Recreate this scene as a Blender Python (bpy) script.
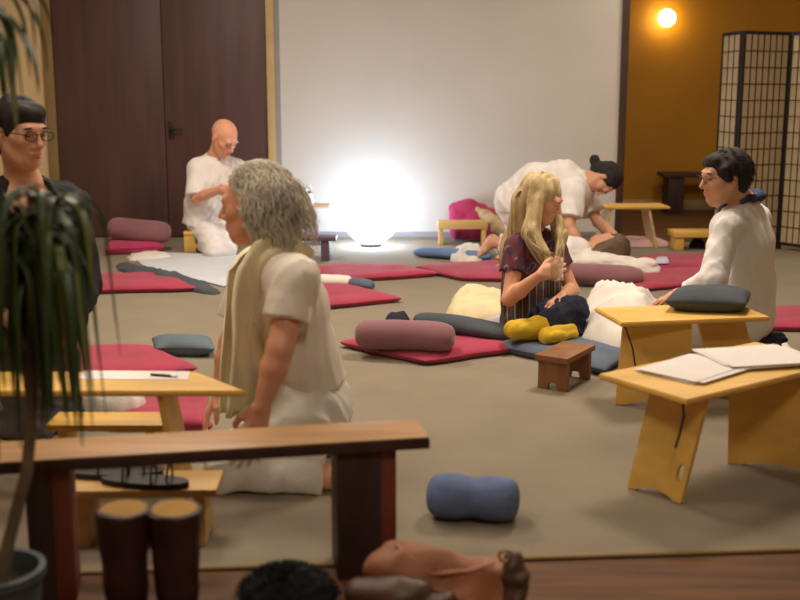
import bpy, bmesh, math, random
import numpy as np
from mathutils import Vector, Matrix, noise
from mathutils.geometry import tessellate_polygon

scene = bpy.context.scene
for o in list(bpy.data.objects):
    bpy.data.objects.remove(o)
COL = scene.collection
random.seed(7)

# ------------------------------------------------------------------ camera
CAMH, FOC = 1.25, 1100.0
TH = math.atan(213.0 / FOC)
cam_d = bpy.data.cameras.new('camera')
cam = bpy.data.objects.new('camera', cam_d)
COL.objects.link(cam)
cam.location = (0, 0, CAMH)
cam.rotation_euler = (math.pi / 2 - TH, 0, 0)
cam_d.sensor_width = 36.0
cam_d.lens = FOC / 800 * 36.0
cam_d.clip_start = 0.05
cam_d.dof.use_dof = True
cam_d.dof.focus_distance = 5.3
cam_d.dof.aperture_fstop = 2.4
scene.camera = cam

# ------------------------------------------------------------------ world, exposure
w = bpy.data.worlds.new('world'); scene.world = w; w.use_nodes = True
w.node_tree.nodes['Background'].inputs[0].default_value = (0.9, 0.8, 0.7, 1)
w.node_tree.nodes['Background'].inputs[1].default_value = 0.02
vs = scene.view_settings
vs.view_transform = 'Standard'; vs.look = 'None'; vs.gamma = 1.0
vs.use_curve_mapping = False; vs.exposure = 0.32

# room lamps and two added front fills: (x, y, z, watts, colour) - their opal ceiling fittings are built further down
CEIL = 3.1
LAMPS = [(1.3, 5.3, 58), (-1.3, 6.4, 52), (2.6, 8.6, 22), (-0.9, 4.4, 26), (-1.5, 2.9, 20), (0.5, 0.5, 26)]  # last two are unseen lamps added to brighten the kneeling person in front
LAMP_COL = (1.0, 0.86, 0.70)
for (x, y, wt) in LAMPS:
    ld = bpy.data.lights.new('ceiling_light_source', 'AREA'); ld.shape = 'DISK'
    ld.size = 0.7; ld.energy = wt; ld.color = LAMP_COL
    lo = bpy.data.objects.new('ceiling_light_source', ld); COL.objects.link(lo)
    lo.location = (x, y, CEIL - 0.13)

# ------------------------------------------------------------------ pixel -> point helpers
_F = Vector((0, math.cos(TH), -math.sin(TH))); _U = Vector((0, math.sin(TH), math.cos(TH)))
def ray(px, py):
    return _F + Vector((1, 0, 0)) * ((px - 400) / FOC) - _U * ((py - 300) / FOC)
def fl(px, py, z=0.0):                       # point on the horizontal plane z
    r = ray(px, py); t = (z - CAMH) / r.z
    return Vector((0, 0, CAMH)) + r * t
def at(px, py, Y):                           # point at distance Y into the room
    r = ray(px, py); t = Y / r.y
    return Vector((0, 0, CAMH)) + r * t

# ------------------------------------------------------------------ materials
def lin(c):
    return c / 12.92 if c <= 0.04045 else ((c + 0.055) / 1.055) ** 2.4
def rgb(r, g, b):
    return (lin(r / 255), lin(g / 255), lin(b / 255), 1)
MATS = {}
def material(name, col, rough=0.8, var=0.12, scale=8.0, bump=0.0, bscale=60.0, stretch=None, metal=0.0, sheen=0.0, col2=None, trans=0.0):
    m = bpy.data.materials.new(name); m.use_nodes = True
    nt = m.node_tree; b = nt.nodes['Principled BSDF']
    b.inputs['Roughness'].default_value = rough
    b.inputs['Metallic'].default_value = metal
    if sheen: b.inputs['Sheen Weight'].default_value = sheen
    if trans: b.inputs['Transmission Weight'].default_value = trans
    tc = nt.nodes.new('ShaderNodeTexCoord')
    mp = nt.nodes.new('ShaderNodeMapping')
    if stretch: mp.inputs['Scale'].default_value = stretch
    nt.links.new(tc.outputs['Object'], mp.inputs['Vector'])
    nz = nt.nodes.new('ShaderNodeTexNoise'); nz.inputs['Scale'].default_value = scale
    nz.inputs['Detail'].default_value = 5
    nt.links.new(mp.outputs[0], nz.inputs['Vector'])
    cr = nt.nodes.new('ShaderNodeValToRGB')
    c2 = col2 if col2 else tuple(c * (1 - 2 * var) for c in col[:3]) + (1,)
    c1 = col if col2 else tuple(min(1, c * (1 + var)) for c in col[:3]) + (1,)
    cr.color_ramp.elements[0].position = 0.3; cr.color_ramp.elements[1].position = 0.7
    cr.color_ramp.elements[0].color = c2; cr.color_ramp.elements[1].color = c1
    nt.links.new(nz.outputs['Fac'], cr.inputs[0])
    nt.links.new(cr.outputs[0], b.inputs['Base Color'])
    if bump:
        n2 = nt.nodes.new('ShaderNodeTexNoise'); n2.inputs['Scale'].default_value = bscale
        nt.links.new(mp.outputs[0], n2.inputs['Vector'])
        bp = nt.nodes.new('ShaderNodeBump'); bp.inputs['Strength'].default_value = bump
        bp.inputs['Distance'].default_value = 0.01
        nt.links.new(n2.outputs['Fac'], bp.inputs['Height'])
        nt.links.new(bp.outputs[0], b.inputs['Normal'])
    MATS[name] = m
    return m
def emitter(name, col, strength):
    m = bpy.data.materials.new(name); m.use_nodes = True
    b = m.node_tree.nodes['Principled BSDF']
    b.inputs['Base Color'].default_value = (0.9, 0.9, 0.9, 1)
    b.inputs['Emission Color'].default_value = col
    b.inputs['Emission Strength'].default_value = strength
    MATS[name] = m; return m

material('carpet', rgb(138, 127, 109), 0.95, 0.05, 3.0, 0.35, 220)
material('wood_floor', rgb(100, 64, 32), 0.75, 0.25, 3.0, 0.05, 60, (1, 8, 1))
material('white_wall', rgb(208, 202, 194), 0.9, 0.02, 2.0, 0.05, 90)
material('beige_wall', rgb(222, 198, 156), 0.9, 0.03, 2.0)
material('ochre_wall', rgb(186, 132, 22), 0.6, 0.07, 1.2)
material('ceiling', rgb(232, 228, 220), 0.9, 0.02)
material('door_wood', rgb(88, 60, 56), 0.5, 0.14, 2.2, 0.05, 40, (5, 5, 0.5))
material('trim_cream', rgb(196, 168, 118), 0.6, 0.05)
material('trim_olive', rgb(140, 118, 76), 0.7, 0.05)
material('trim_dark', rgb(70, 48, 30), 0.6, 0.1)
material('skirting', rgb(150, 146, 146), 0.7, 0.04)
material('iron', rgb(35, 28, 26), 0.5, 0.1)
material('yellow_wood', rgb(230, 184, 92), 0.5, 0.1, 2.0, 0.03, 30, (1, 6, 6))
material('yellow_wood_pale', rgb(214, 172, 108), 0.55, 0.1, 2.0, 0.03, 30, (1, 6, 6))
material('pine', rgb(214, 186, 140), 0.6, 0.08, 2.0, 0, 30, (1, 6, 6))
material('worn_wood', rgb(176, 132, 84), 0.5, 0.14, 2.5, 0.06, 30, (1, 7, 7))
material('dark_wood', rgb(62, 44, 40), 0.5, 0.15, 3.0, 0.03, 30, (6, 6, 1))
material('mahogany', rgb(120, 62, 46), 0.5, 0.15, 3.0, 0.03, 30, (6, 6, 1))
material('brown_wood', rgb(140, 92, 58), 0.5, 0.15, 3.0, 0.03, 30, (6, 6, 1))
material('plum_wood', rgb(96, 76, 92), 0.5, 0.1, 3.0)
material('red_cloth', rgb(164, 42, 74), 0.9, 0.1, 5.0, 0.2, 160, sheen=0.2)
material('magenta_cloth', rgb(176, 44, 92), 0.9, 0.1, 5.0, 0.2, 160, sheen=0.2)
material('mauve_cloth', rgb(136, 92, 98), 0.95, 0.08, 6.0, 0.2, 180, sheen=0.3)
material('charcoal_cloth', rgb(74, 80, 88), 0.95, 0.1, 6.0, 0.2, 160)
material('slate_cloth', rgb(92, 104, 122), 0.95, 0.1, 6.0, 0.2, 160)
material('slate_cushion', rgb(96, 112, 120), 0.9, 0.1, 6.0, 0.2, 160)
material('blue_cloth', rgb(104, 130, 176), 0.95, 0.1, 6.0, 0.2, 160)
material('denim_cloth', rgb(96, 114, 150), 0.95, 0.1, 14.0, 0.3, 120, (1, 1, 3))
material('white_cloth', rgb(226, 220, 212), 0.95, 0.04, 5.0, 0.15, 120)
material('bluewhite_cloth', rgb(208, 214, 222), 0.95, 0.03, 5.0, 0.15, 120)
material('cream_cloth', rgb(226, 210, 168), 0.95, 0.07, 5.0, 0.2, 90)
material('sand_cloth', rgb(196, 172, 132), 0.95, 0.07, 5.0, 0.2, 90)
material('lilac_cloth', rgb(190, 190, 212), 0.95, 0.05, 5.0)
material('black_cloth', rgb(28, 27, 32), 0.95, 0.15, 9.0, 0.2, 100)
material('navy_cloth', rgb(34, 36, 56), 0.95, 0.15, 9.0, 0.2, 100)
material('black_fur', rgb(22, 21, 28), 0.9, 0.2, 20)
material('paper', rgb(236, 230, 226), 0.9, 0.02)
material('rice_paper', rgb(192, 172, 138), 0.9, 0.04, 3.0)
material('lattice', rgb(38, 30, 30), 0.6, 0.1)
material('cord', rgb(40, 32, 28), 0.9, 0.1)
material('pink_cloth', rgb(226, 190, 190), 0.95, 0.06)
material('boot_leather', rgb(56, 26, 27), 0.5, 0.2, 10, 0.1, 60)
material('boot_lining', rgb(170, 130, 62), 0.9, 0.1)
material('tan_leather', rgb(160, 104, 74), 0.6, 0.14, 7, 0.15, 50)
material('brown_leather', rgb(84, 58, 44), 0.5, 0.15, 8, 0.1, 60)
material('sandal', rgb(30, 24, 26), 0.6, 0.1)
material('brass', rgb(190, 150, 80), 0.3, 0.05, metal=1.0)
material('steel', rgb(170, 170, 175), 0.3, 0.05, metal=1.0)
material('leaf', rgb(66, 84, 44), 0.5, 0.2, 6, col2=rgb(40, 58, 30))
material('leaf_pale', rgb(110, 120, 66), 0.5, 0.2, 6, col2=rgb(76, 92, 46))
material('stem', rgb(112, 98, 78), 0.9, 0.2, 12)
material('pot', rgb(74, 82, 84), 0.6, 0.1)
material('soil', rgb(40, 30, 22), 1.0, 0.3, 30)
material('skin', rgb(214, 156, 122), 0.55, 0.05, 6)
material('skin_ruddy', rgb(228, 164, 134), 0.5, 0.07, 6)
material('skin_warm', rgb(208, 154, 122), 0.55, 0.05, 6)
material('lips', rgb(182, 100, 92), 0.5, 0.05)
material('hair_grey', rgb(238, 230, 212), 0.7, 0.25, 14, col2=rgb(180, 170, 156))
material('hair_blond', rgb(204, 180, 130), 0.6, 0.2, 10, (0), 60, (3, 3, .6), col2=rgb(150, 128, 94))
material('hair_dark', rgb(34, 26, 23), 0.8, 0.25, 12)
material('hair_brown', rgb(98, 74, 50), 0.6, 0.2, 12)
material('shirt_white', rgb(234, 230, 228), 0.9, 0.03, 6, 0.1, 120)
material('tee_white', rgb(236, 228, 216), 0.9, 0.03, 6, 0.1, 120)
material('trouser_white', rgb(228, 224, 214), 0.9, 0.03, 6, 0.1, 120)
material('scarf_cream', rgb(232, 220, 182), 0.9, 0.08, 10, 0.25, 80, (3, 3, .6))
material('scarf_blue', rgb(70, 84, 130), 0.9, 0.3, 60, col2=rgb(36, 38, 66))
material('grey_trouser', rgb(92, 90, 94), 0.9, 0.08)
material('yellow_sock', rgb(216, 178, 42), 0.95, 0.08, 12, 0.3, 180)
material('glasses', rgb(24, 22, 24), 0.4, 0.05)
material('watch', rgb(18, 22, 20), 0.5, 0.05)
emitter('globe_glow', (0.62, 0.78, 1.0, 1), 14.0)
emitter('sconce_glow', (1.0, 0.72, 0.28, 1), 15.0)
emitter('ceiling_glow', (1.0, 0.8, 0.6, 1), 1.2)
emitter('candle_glow', (1.0, 0.9, 0.75, 1), 4.0)

def glass_mat():
    m = bpy.data.materials.new('glass'); m.use_nodes = True
    b = m.node_tree.nodes['Principled BSDF']
    b.inputs['Base Color'].default_value = (0.9, 0.93, 0.92, 1)
    b.inputs['Roughness'].default_value = 0.05; b.inputs['Transmission Weight'].default_value = 1.0
    b.inputs['IOR'].default_value = 1.3; b.inputs['Alpha'].default_value = 0.35
    MATS['glass'] = m
glass_mat()
def eye_mat():
    m = bpy.data.materials.new('eye'); m.use_nodes = True
    nt = m.node_tree; b = nt.nodes['Principled BSDF']; b.inputs['Roughness'].default_value = 0.2
    b.inputs['Base Color'].default_value = (0.06, 0.045, 0.035, 1)
    MATS['eye'] = m
eye_mat()
def pattern_mat():      # maroon top: printed with pale and blue flowers, plaid towards its hem
    m = bpy.data.materials.new('patterned_top'); m.use_nodes = True
    nt = m.node_tree; b = nt.nodes['Principled BSDF']; b.inputs['Roughness'].default_value = 0.9
    tc = nt.nodes.new('ShaderNodeTexCoord'); L = nt.links.new
    nz = nt.nodes.new('ShaderNodeTexNoise'); nz.inputs['Scale'].default_value = 13; nz.inputs['Detail'].default_value = 2
    L(tc.outputs['Object'], nz.inputs['Vector'])
    cr = nt.nodes.new('ShaderNodeValToRGB'); e = cr.color_ramp
    e.elements[0].position = 0.40; e.elements[0].color = rgb(50, 40, 58)
    e.elements[1].position = 0.48; e.elements[1].color = rgb(92, 42, 56)
    for pos, c in ((0.60, rgb(96, 44, 56)), (0.635, rgb(150, 140, 150)), (0.66, rgb(70, 74, 110)), (0.72, rgb(60, 40, 54))):
        el = e.elements.new(pos); el.color = c
    L(nz.outputs['Fac'], cr.inputs[0])
    wv = nt.nodes.new('ShaderNodeTexWave'); wv.inputs['Scale'].default_value = 9; wv.inputs['Distortion'].default_value = 0.6
    wv.bands_direction = 'X'
    L(tc.outputs['Object'], wv.inputs['Vector'])
    c2 = nt.nodes.new('ShaderNodeValToRGB'); f = c2.color_ramp
    f.elements[0].position = 0.0; f.elements[0].color = rgb(150, 136, 120)
    f.elements[1].position = 0.12; f.elements[1].color = rgb(64, 60, 60)
    el = f.elements.new(0.6); el.color = rgb(58, 54, 56); el = f.elements.new(0.8); el.color = rgb(92, 58, 58)
    L(wv.outputs['Fac'], c2.inputs[0])
    sx = nt.nodes.new('ShaderNodeSeparateXYZ'); L(tc.outputs['Object'], sx.inputs[0])
    mr = nt.nodes.new('ShaderNodeMapRange'); mr.inputs[1].default_value = 0.24; mr.inputs[2].default_value = 0.30
    L(sx.outputs['Z'], mr.inputs[0])
    mx = nt.nodes.new('ShaderNodeMix'); mx.data_type = 'RGBA'
    L(mr.outputs[0], mx.inputs['Factor']); L(c2.outputs[0], mx.inputs['A']); L(cr.outputs[0], mx.inputs['B'])
    L(mx.outputs['Result'], b.inputs['Base Color'])
    MATS['patterned_top'] = m
pattern_mat()

# ------------------------------------------------------------------ object helpers (shapes are made in world metres)
WL = {}                                       # object -> world position of its origin
def empty(name, loc, label, cat, group=None):
    o = bpy.data.objects.new(name, None); COL.objects.link(o)
    o.location = loc; o.empty_display_size = 0.1; WL[o.name] = Vector(loc)
    o['label'] = label; o['category'] = cat
    if group: o['group'] = group
    return o
def place(name, verts, faces, mat, parent=None, label=None, cat=None, group=None, kind=None, smooth=True, origin=None):
    v = np.asarray([tuple(p) for p in verts] if not isinstance(verts, np.ndarray) else verts, dtype=np.float64)
    if parent is not None:
        org = WL[parent.name]
    elif origin is not None:
        org = Vector(origin)
    else:
        org = Vector(((v[:, 0].min() + v[:, 0].max()) / 2, (v[:, 1].min() + v[:, 1].max()) / 2, v[:, 2].min()))
    me = bpy.data.meshes.new(name)
    vv = v - np.array(org)
    me.from_pydata(vv.tolist(), [], faces)
    me.update()
    if len(me.polygons) < 6000:
        bm = bmesh.new(); bm.from_mesh(me)
        bmesh.ops.recalc_face_normals(bm, faces=bm.faces)
        bm.to_mesh(me); bm.free()
    if smooth:
        me.polygons.foreach_set('use_smooth', np.ones(len(me.polygons), dtype=bool))
        if smooth == 'angle':
            me.set_sharp_from_angle(angle=math.radians(38))
    me.materials.append(MATS[mat] if isinstance(mat, str) else mat)
    o = bpy.data.objects.new(name, me); COL.objects.link(o)
    if parent is not None:
        o.parent = parent
        WL[o.name] = Vector(org)
    else:
        o.location = org; WL[o.name] = Vector(org)
    if label: o['label'] = label
    if cat: o['category'] = cat
    if group: o['group'] = group
    if kind: o['kind'] = kind
    return o
class MB:
    def __init__(s): s.v = []; s.f = []
    def add(s, v, f):
        n = len(s.v); s.v += [Vector(p) for p in v]; s.f += [[i + n for i in q] for q in f]; return s
    def box(s, lo, hi, bevel=0.0, M=None):
        bm = bmesh.new(); bmesh.ops.create_cube(bm, size=1)
        lo = Vector(lo); hi = Vector(hi)
        for q in bm.verts:
            q.co = Vector([(lo[i] + hi[i]) / 2 + q.co[i] * (hi[i] - lo[i]) for i in range(3)])
        if bevel: bmesh.ops.bevel(bm, geom=bm.edges[:], offset=bevel, segments=2, affect='EDGES', profile=0.6)
        bm.verts.index_update()
        v = [(M @ q.co) if M else q.co.copy() for q in bm.verts]
        f = [[x.index for x in q.verts] for q in bm.faces]; bm.free()
        return s.add(v, f)
    def tube(s, pts, r, seg=8, caps=True, flat=1.0, flatdir=None):
        pts = [Vector(p) for p in pts]; n = len(pts)
        rs = r if isinstance(r, (list, tuple)) else [r] * n
        v = []; f = []; up = None
        for i, p in enumerate(pts):
            t = (pts[min(i + 1, n - 1)] - pts[max(i - 1, 0)]).normalized()
            if up is None:
                up = Vector(flatdir) if flatdir else (Vector((0, 0, 1)) if abs(t.z) < 0.9 else Vector((1, 0, 0)))
            a = t.cross(up)
            if a.length < 1e-5: a = t.cross(Vector((1, 0.3, 0.2)))
            a.normalize(); b = a.cross(t).normalized(); up = b
            for k in range(seg):
                q = 2 * math.pi * k / seg
                v.append(p + a * math.cos(q) * rs[i] + b * math.sin(q) * rs[i] * flat)
        for i in range(n - 1):
            for k in range(seg):
                k2 = (k + 1) % seg
                f.append([i * seg + k, i * seg + k2, (i + 1) * seg + k2, (i + 1) * seg + k])
        if caps:
            f.append(list(range(seg))[::-1]); f.append([(n - 1) * seg + k for k in range(seg)])
        return s.add(v, f)
    def lathe(s, prof, c, seg=28, sx=1, sy=1, caps=True):
        c = Vector(c); v = []; f = []; n = len(prof)
        for (r, z) in prof:
            for k in range(seg):
                q = 2 * math.pi * k / seg
                v.append(c + Vector((r * math.cos(q) * sx, r * math.sin(q) * sy, z)))
        for i in range(n - 1):
            for k in range(seg):
                k2 = (k + 1) % seg
                f.append([i * seg + k, i * seg + k2, (i + 1) * seg + k2, (i + 1) * seg + k])
        if caps:
            f.append(list(range(seg))[::-1]); f.append([(n - 1) * seg + k for k in range(seg)])
        return s.add(v, f)
    def sphere(s, c, r, seg=16, rings=10, R=None):
        c = Vector(c); rr = r if isinstance(r, (tuple, list)) else (r, r, r)
        v = []; f = []
        for i in range(rings + 1):
            a = math.pi * i / rings
            a = min(max(a, 0.02), math.pi - 0.02)
            for k in range(seg):
                q = 2 * math.pi * k / seg
                p = Vector((rr[0] * math.sin(a) * math.cos(q), rr[1] * math.sin(a) * math.sin(q), rr[2] * math.cos(a)))
                v.append(c + (R @ p if R else p))
        for i in range(rings):
            for k in range(seg):
                k2 = (k + 1) % seg
                f.append([i * seg + k, i * seg + k2, (i + 1) * seg + k2, (i + 1) * seg + k])
        f.append(list(range(seg))[::-1]); f.append([rings * seg + k for k in range(seg)])
        return s.add(v, f)
    def prism(s, outline, holes, M, t):        # 2D outline (x,z) with holes, thickness t along local y, placed by M
        loops = [[Vector((x, 0, z)) for x, z in outline]] + [[Vector((x, 0, z)) for x, z in h] for h in holes]
        flat = [p for l in loops for p in l]; n = len(flat)
        tr = tessellate_polygon([[Vector((p.x, p.z, 0)) for p in l] for l in loops])
        v = [M @ (p + Vector((0, -t / 2, 0))) for p in flat] + [M @ (p + Vector((0, t / 2, 0))) for p in flat]
        f = [list(q) for q in tr] + [[i + n for i in q][::-1] for q in tr]
        b = 0
        for l in loops:
            m = len(l)
            for i in range(m):
                j = (i + 1) % m
                f.append([b + i, b + j, b + j + n, b + i + n])
            b += m
        return s.add(v, f)
    def put(s, name, mat, parent=None, **k):
        k.setdefault('smooth', 'angle')
        return place(name, s.v, s.f, mat, parent, **k)

def quadmap(q, u, v):                         # q: near-left, near-right, far-right, far-left
    return (q[0] * (1 - u) * (1 - v) + q[1] * u * (1 - v) + q[2] * u * v + q[3] * (1 - u) * v)
def pillow(name, quad, t, mat, z0=0.0, p=7.0, q=0.6, wr=0.009, n=26, dent=0.0, seed=0, pinch=0.0, **kw):
    """stuffed cloth pad on four corner points: domed top, soft edge, shallow wrinkles"""
    parent = kw.pop('parent', None)
    quad = [Vector((c.x, c.y, 0)) for c in quad]
    ctr = sum(quad, Vector()) / 4
    v = []; f = []
    N = n + 1
    sv = Vector((seed * 3.1, seed * 1.7, seed * 2.3))
    for side in (1, -1):
        for j in range(N):
            for i in range(N):
                # denser towards the rim
                a = math.sin((i / n - 0.5) * math.pi); b = math.sin((j / n - 0.5) * math.pi)
                e = max(0.0, (1 - abs(a) ** p) * (1 - abs(b) ** p)) ** q
                k = 1 - pinch * (1 - abs(b) ** 2) * abs(a) ** 8 - 0.0
                P = quadmap(quad, (a * k + 1) / 2, (b * (1 - pinch * (1 - a * a) * abs(b) ** 8) + 1) / 2)
                # rounded corners
                cr = max(0, abs(a) + abs(b) - 1.86) * 0.2
                P = P + (ctr - P) * cr
                nz = noise.noise(P * 5 + sv) + 0.6 * noise.noise(P * 12 + sv)
                P = P + Vector((noise.noise(P * 4 + sv), noise.noise(P * 4 - sv), 0)) * wr * 2.6 * max(abs(a), abs(b)) ** 4
                d = 1 - dent * math.exp(-((a) ** 2) * 9)
                h = t / 2 * e * d
                z = z0 + t / 2 + (h + wr * nz * e if side > 0 else -t / 2 * min(1, e * 1.5))
                v.append((P.x, P.y, max(z, z0)))
    for j in range(n):
        for i in range(n):
            a = j * N + i
            f.append([a, a + 1, a + N + 1, a + N])
            b = N * N + a
            f.append([b, b + N, b + N + 1, b + 1])
    rim = [i for i in range(N)] + [j * N + n for j in range(1, N)] + [n * N + i for i in range(n - 1, -1, -1)] + [j * N for j in range(n - 1, 0, -1)]
    for i in range(len(rim)):
        a, b = rim[i], rim[(i + 1) % len(rim)]
        f.append([b, a, a + N * N, b + N * N])
    return place(name, v, f, mat, parent, **kw)
def crumple(name, quad, H, mat, z0=0.0, seed=0, n=34, freq=7.0, peak=(0.5, 0.5), base=0.45, **kw):
    """a thrown-down cloth: lumpy heap with sharp folds and a wavy outline"""
    parent = kw.pop('parent', None)
    quad = [Vector((c.x, c.y, 0)) for c in quad]; ctr = sum(quad, Vector()) / 4
    v = []; f = []; N = n + 1; sv = Vector((seed * 5.3, seed * 2.9, seed * 1.1))
    for side in (1, 0):
        for j in range(N):
            for i in range(N):
                a = 2 * i / n - 1; b = 2 * j / n - 1
                # square -> disc-ish blend gives rounded outline
                x = a * math.sqrt(1 - b * b * 0.32); y = b * math.sqrt(1 - a * a * 0.32)
                P = quadmap(quad, (x + 1) / 2, (y + 1) / 2)
                rim = max(abs(a), abs(b))
                w_ = 1 + 0.12 * noise.noise(Vector((a * 1.6, b * 1.6, seed)))
                P = ctr + (P - ctr) * w_
                e = max(0.0, 1 - rim ** 4) ** 0.6
                dx = (i / n - peak[0]); dy = (j / n - peak[1])
                g = 1.0 - 0.55 * min(1.0, (dx * dx + dy * dy) * 2.6)
                s1 = P * freq + sv
                s1 = s1 + Vector((noise.noise(s1 * 0.5), noise.noise(s1 * 0.5 + Vector((9, 2, 4))), 0)) * 1.4
                ridge = 1 - abs(noise.noise(s1)) * 2.0
                r2 = 1 - abs(noise.noise(s1 * 2.1 + Vector((3, 1, 7)))) * 2
                low = noise.noise(P * freq * .35 + sv)
                hh = H * (base * g + 0.4 * low + 0.34 * ridge + 0.08 * r2)
                hh = max(hh, 0.012)
                v.append((P.x, P.y, z0 + (hh * e + 0.004 if side else 0.0)))
    for j in range(n):
        for i in range(n):
            a = j * N + i
            f.append([a, a + 1, a + N + 1, a + N]); b = N * N + a
            f.append([b, b + N, b + N + 1, b + 1])
    rim = [i for i in range(N)] + [j * N + n for j in range(1, N)] + [n * N + i for i in range(n - 1, -1, -1)] + [j * N for j in range(n - 1, 0, -1)]
    for i in range(len(rim)):
        a, b = rim[i], rim[(i + 1) % len(rim)]
        f.append([b, a, a + N * N, b + N * N])
    return place(name, v, f, mat, parent, **kw)
def bolster(name, pts, r, mat, squash=0.8, seed=0, seg=28, n=30, dent=0.0, endp=5.0, wr=0.004, ends=None, **kw):
    """soft roll through pts (spine at its axis), ends rounded off; flattened where it lies"""
    parent = kw.pop('parent', None)
    pts = [Vector(p) for p in pts]
    def spine(t):
        s = t * (len(pts) - 1); i = min(int(s), len(pts) - 2); u = s - i
        p0 = pts[max(i - 1, 0)]; p1 = pts[i]; p2 = pts[i + 1]; p3 = pts[min(i + 2, len(pts) - 1)]
        return 0.5 * ((2 * p1) + (p2 - p0) * u + (2 * p0 - 5 * p1 + 4 * p2 - p3) * u * u + (3 * p1 - p0 - 3 * p2 + p3) * u ** 3)
    v = []; f = []; zmin = min(p.z for p in pts) - r * squash
    for i in range(n + 1):
        t = i / n; t = 0.5 - 0.5 * math.cos(math.pi * t)
        c = spine(t); d = (spine(min(1, t + .01)) - spine(max(0, t - .01))).normalized()
        side = d.cross(Vector((0, 0, 1))).normalized(); up = side.cross(d).normalized()
        e = max(0.0, 1 - abs(2 * t - 1) ** endp) ** 0.5
        e = max(e, 0.02) * (1 - dent * math.exp(-((t - .5) / .1) ** 2))
        for k in range(seg):
            a = 2 * math.pi * k / seg
            P = c + side * math.cos(a) * r * e + up * math.sin(a) * r * e * squash
            nn = noise.noise(P * 9 + Vector((seed, seed * 2, 0))) + .5 * noise.noise(P * 22 + Vector((seed, 0, 1)))
            P = P + (P - c).normalized() * wr * nn
            v.append((P.x, P.y, max(P.z, zmin)))
    for i in range(n):
        for k in range(seg):
            k2 = (k + 1) % seg
            f.append([i * seg + k, i * seg + k2, (i + 1) * seg + k2, (i + 1) * seg + k])
    f.append(list(range(seg))[::-1]); f.append([n * seg + k for k in range(seg)])
    return place(name, v, f, mat, parent, **kw)
def Q(*px, z=0.0):
    return [fl(x, y, z) for x, y in px]

# ------------------------------------------------------------------ continuous surfaces from blended volumes (bodies, clothes, hair)
def surface_nets(Fd, org, h):
    s = Fd < 0
    nx, ny, nz = Fd.shape
    cnt = np.zeros((nx - 1, ny - 1, nz - 1), dtype=np.int8)
    offs = [(a, b, c) for a in (0, 1) for b in (0, 1) for c in (0, 1)]
    for a, b, c in offs:
        cnt += s[a:nx - 1 + a, b:ny - 1 + b, c:nz - 1 + c]
    act = np.argwhere((cnt > 0) & (cnt < 8))
    idx = -np.ones((nx - 1, ny - 1, nz - 1), dtype=np.int64)
    idx[act[:, 0], act[:, 1], act[:, 2]] = np.arange(len(act))
    acc = np.zeros((len(act), 3)); num = np.zeros(len(act))
    for a in offs:
        for ax in range(3):
            if a[ax] == 1: continue
            b = list(a); b[ax] = 1
            f0 = Fd[act[:, 0] + a[0], act[:, 1] + a[1], act[:, 2] + a[2]]
            f1 = Fd[act[:, 0] + b[0], act[:, 1] + b[1], act[:, 2] + b[2]]
            m = (f0 < 0) != (f1 < 0)
            t = np.where(m, f0 / np.where(m, f0 - f1, 1), 0)
            p = np.array(a, dtype=float)[None, :].repeat(len(act), 0)
            p[:, ax] += t
            acc[m] += p[m]; num[m] += 1
    V = (act + acc / num[:, None]) * h + org
    faces = []
    for ax in range(3):
        a, b = [(1, 2), (2, 0), (0, 1)][ax]
        lo = [slice(1, n - 1) for n in (nx, ny, nz)]; hi = [slice(1, n - 1) for n in (nx, ny, nz)]
        lo[ax] = slice(0, (nx, ny, nz)[ax] - 1); hi[ax] = slice(1, (nx, ny, nz)[ax])
        s0 = s[tuple(lo)]; s1 = s[tuple(hi)]
        for flip, m in ((False, s0 & ~s1), (True, ~s0 & s1)):
            e = np.argwhere(m)
            if len(e) == 0: continue
            base = e.copy()
            for d in range(3):
                if d != ax: base[:, d] += 1
            def ci(da, db):
                c = base.copy(); c[:, a] -= da; c[:, b] -= db
                return idx[c[:, 0], c[:, 1], c[:, 2]]
            q = np.stack([ci(1, 1), ci(0, 1), ci(0, 0), ci(1, 0)], 1)
            faces.append(q[:, ::-1] if flip else q)
    return V, np.concatenate(faces)

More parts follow.
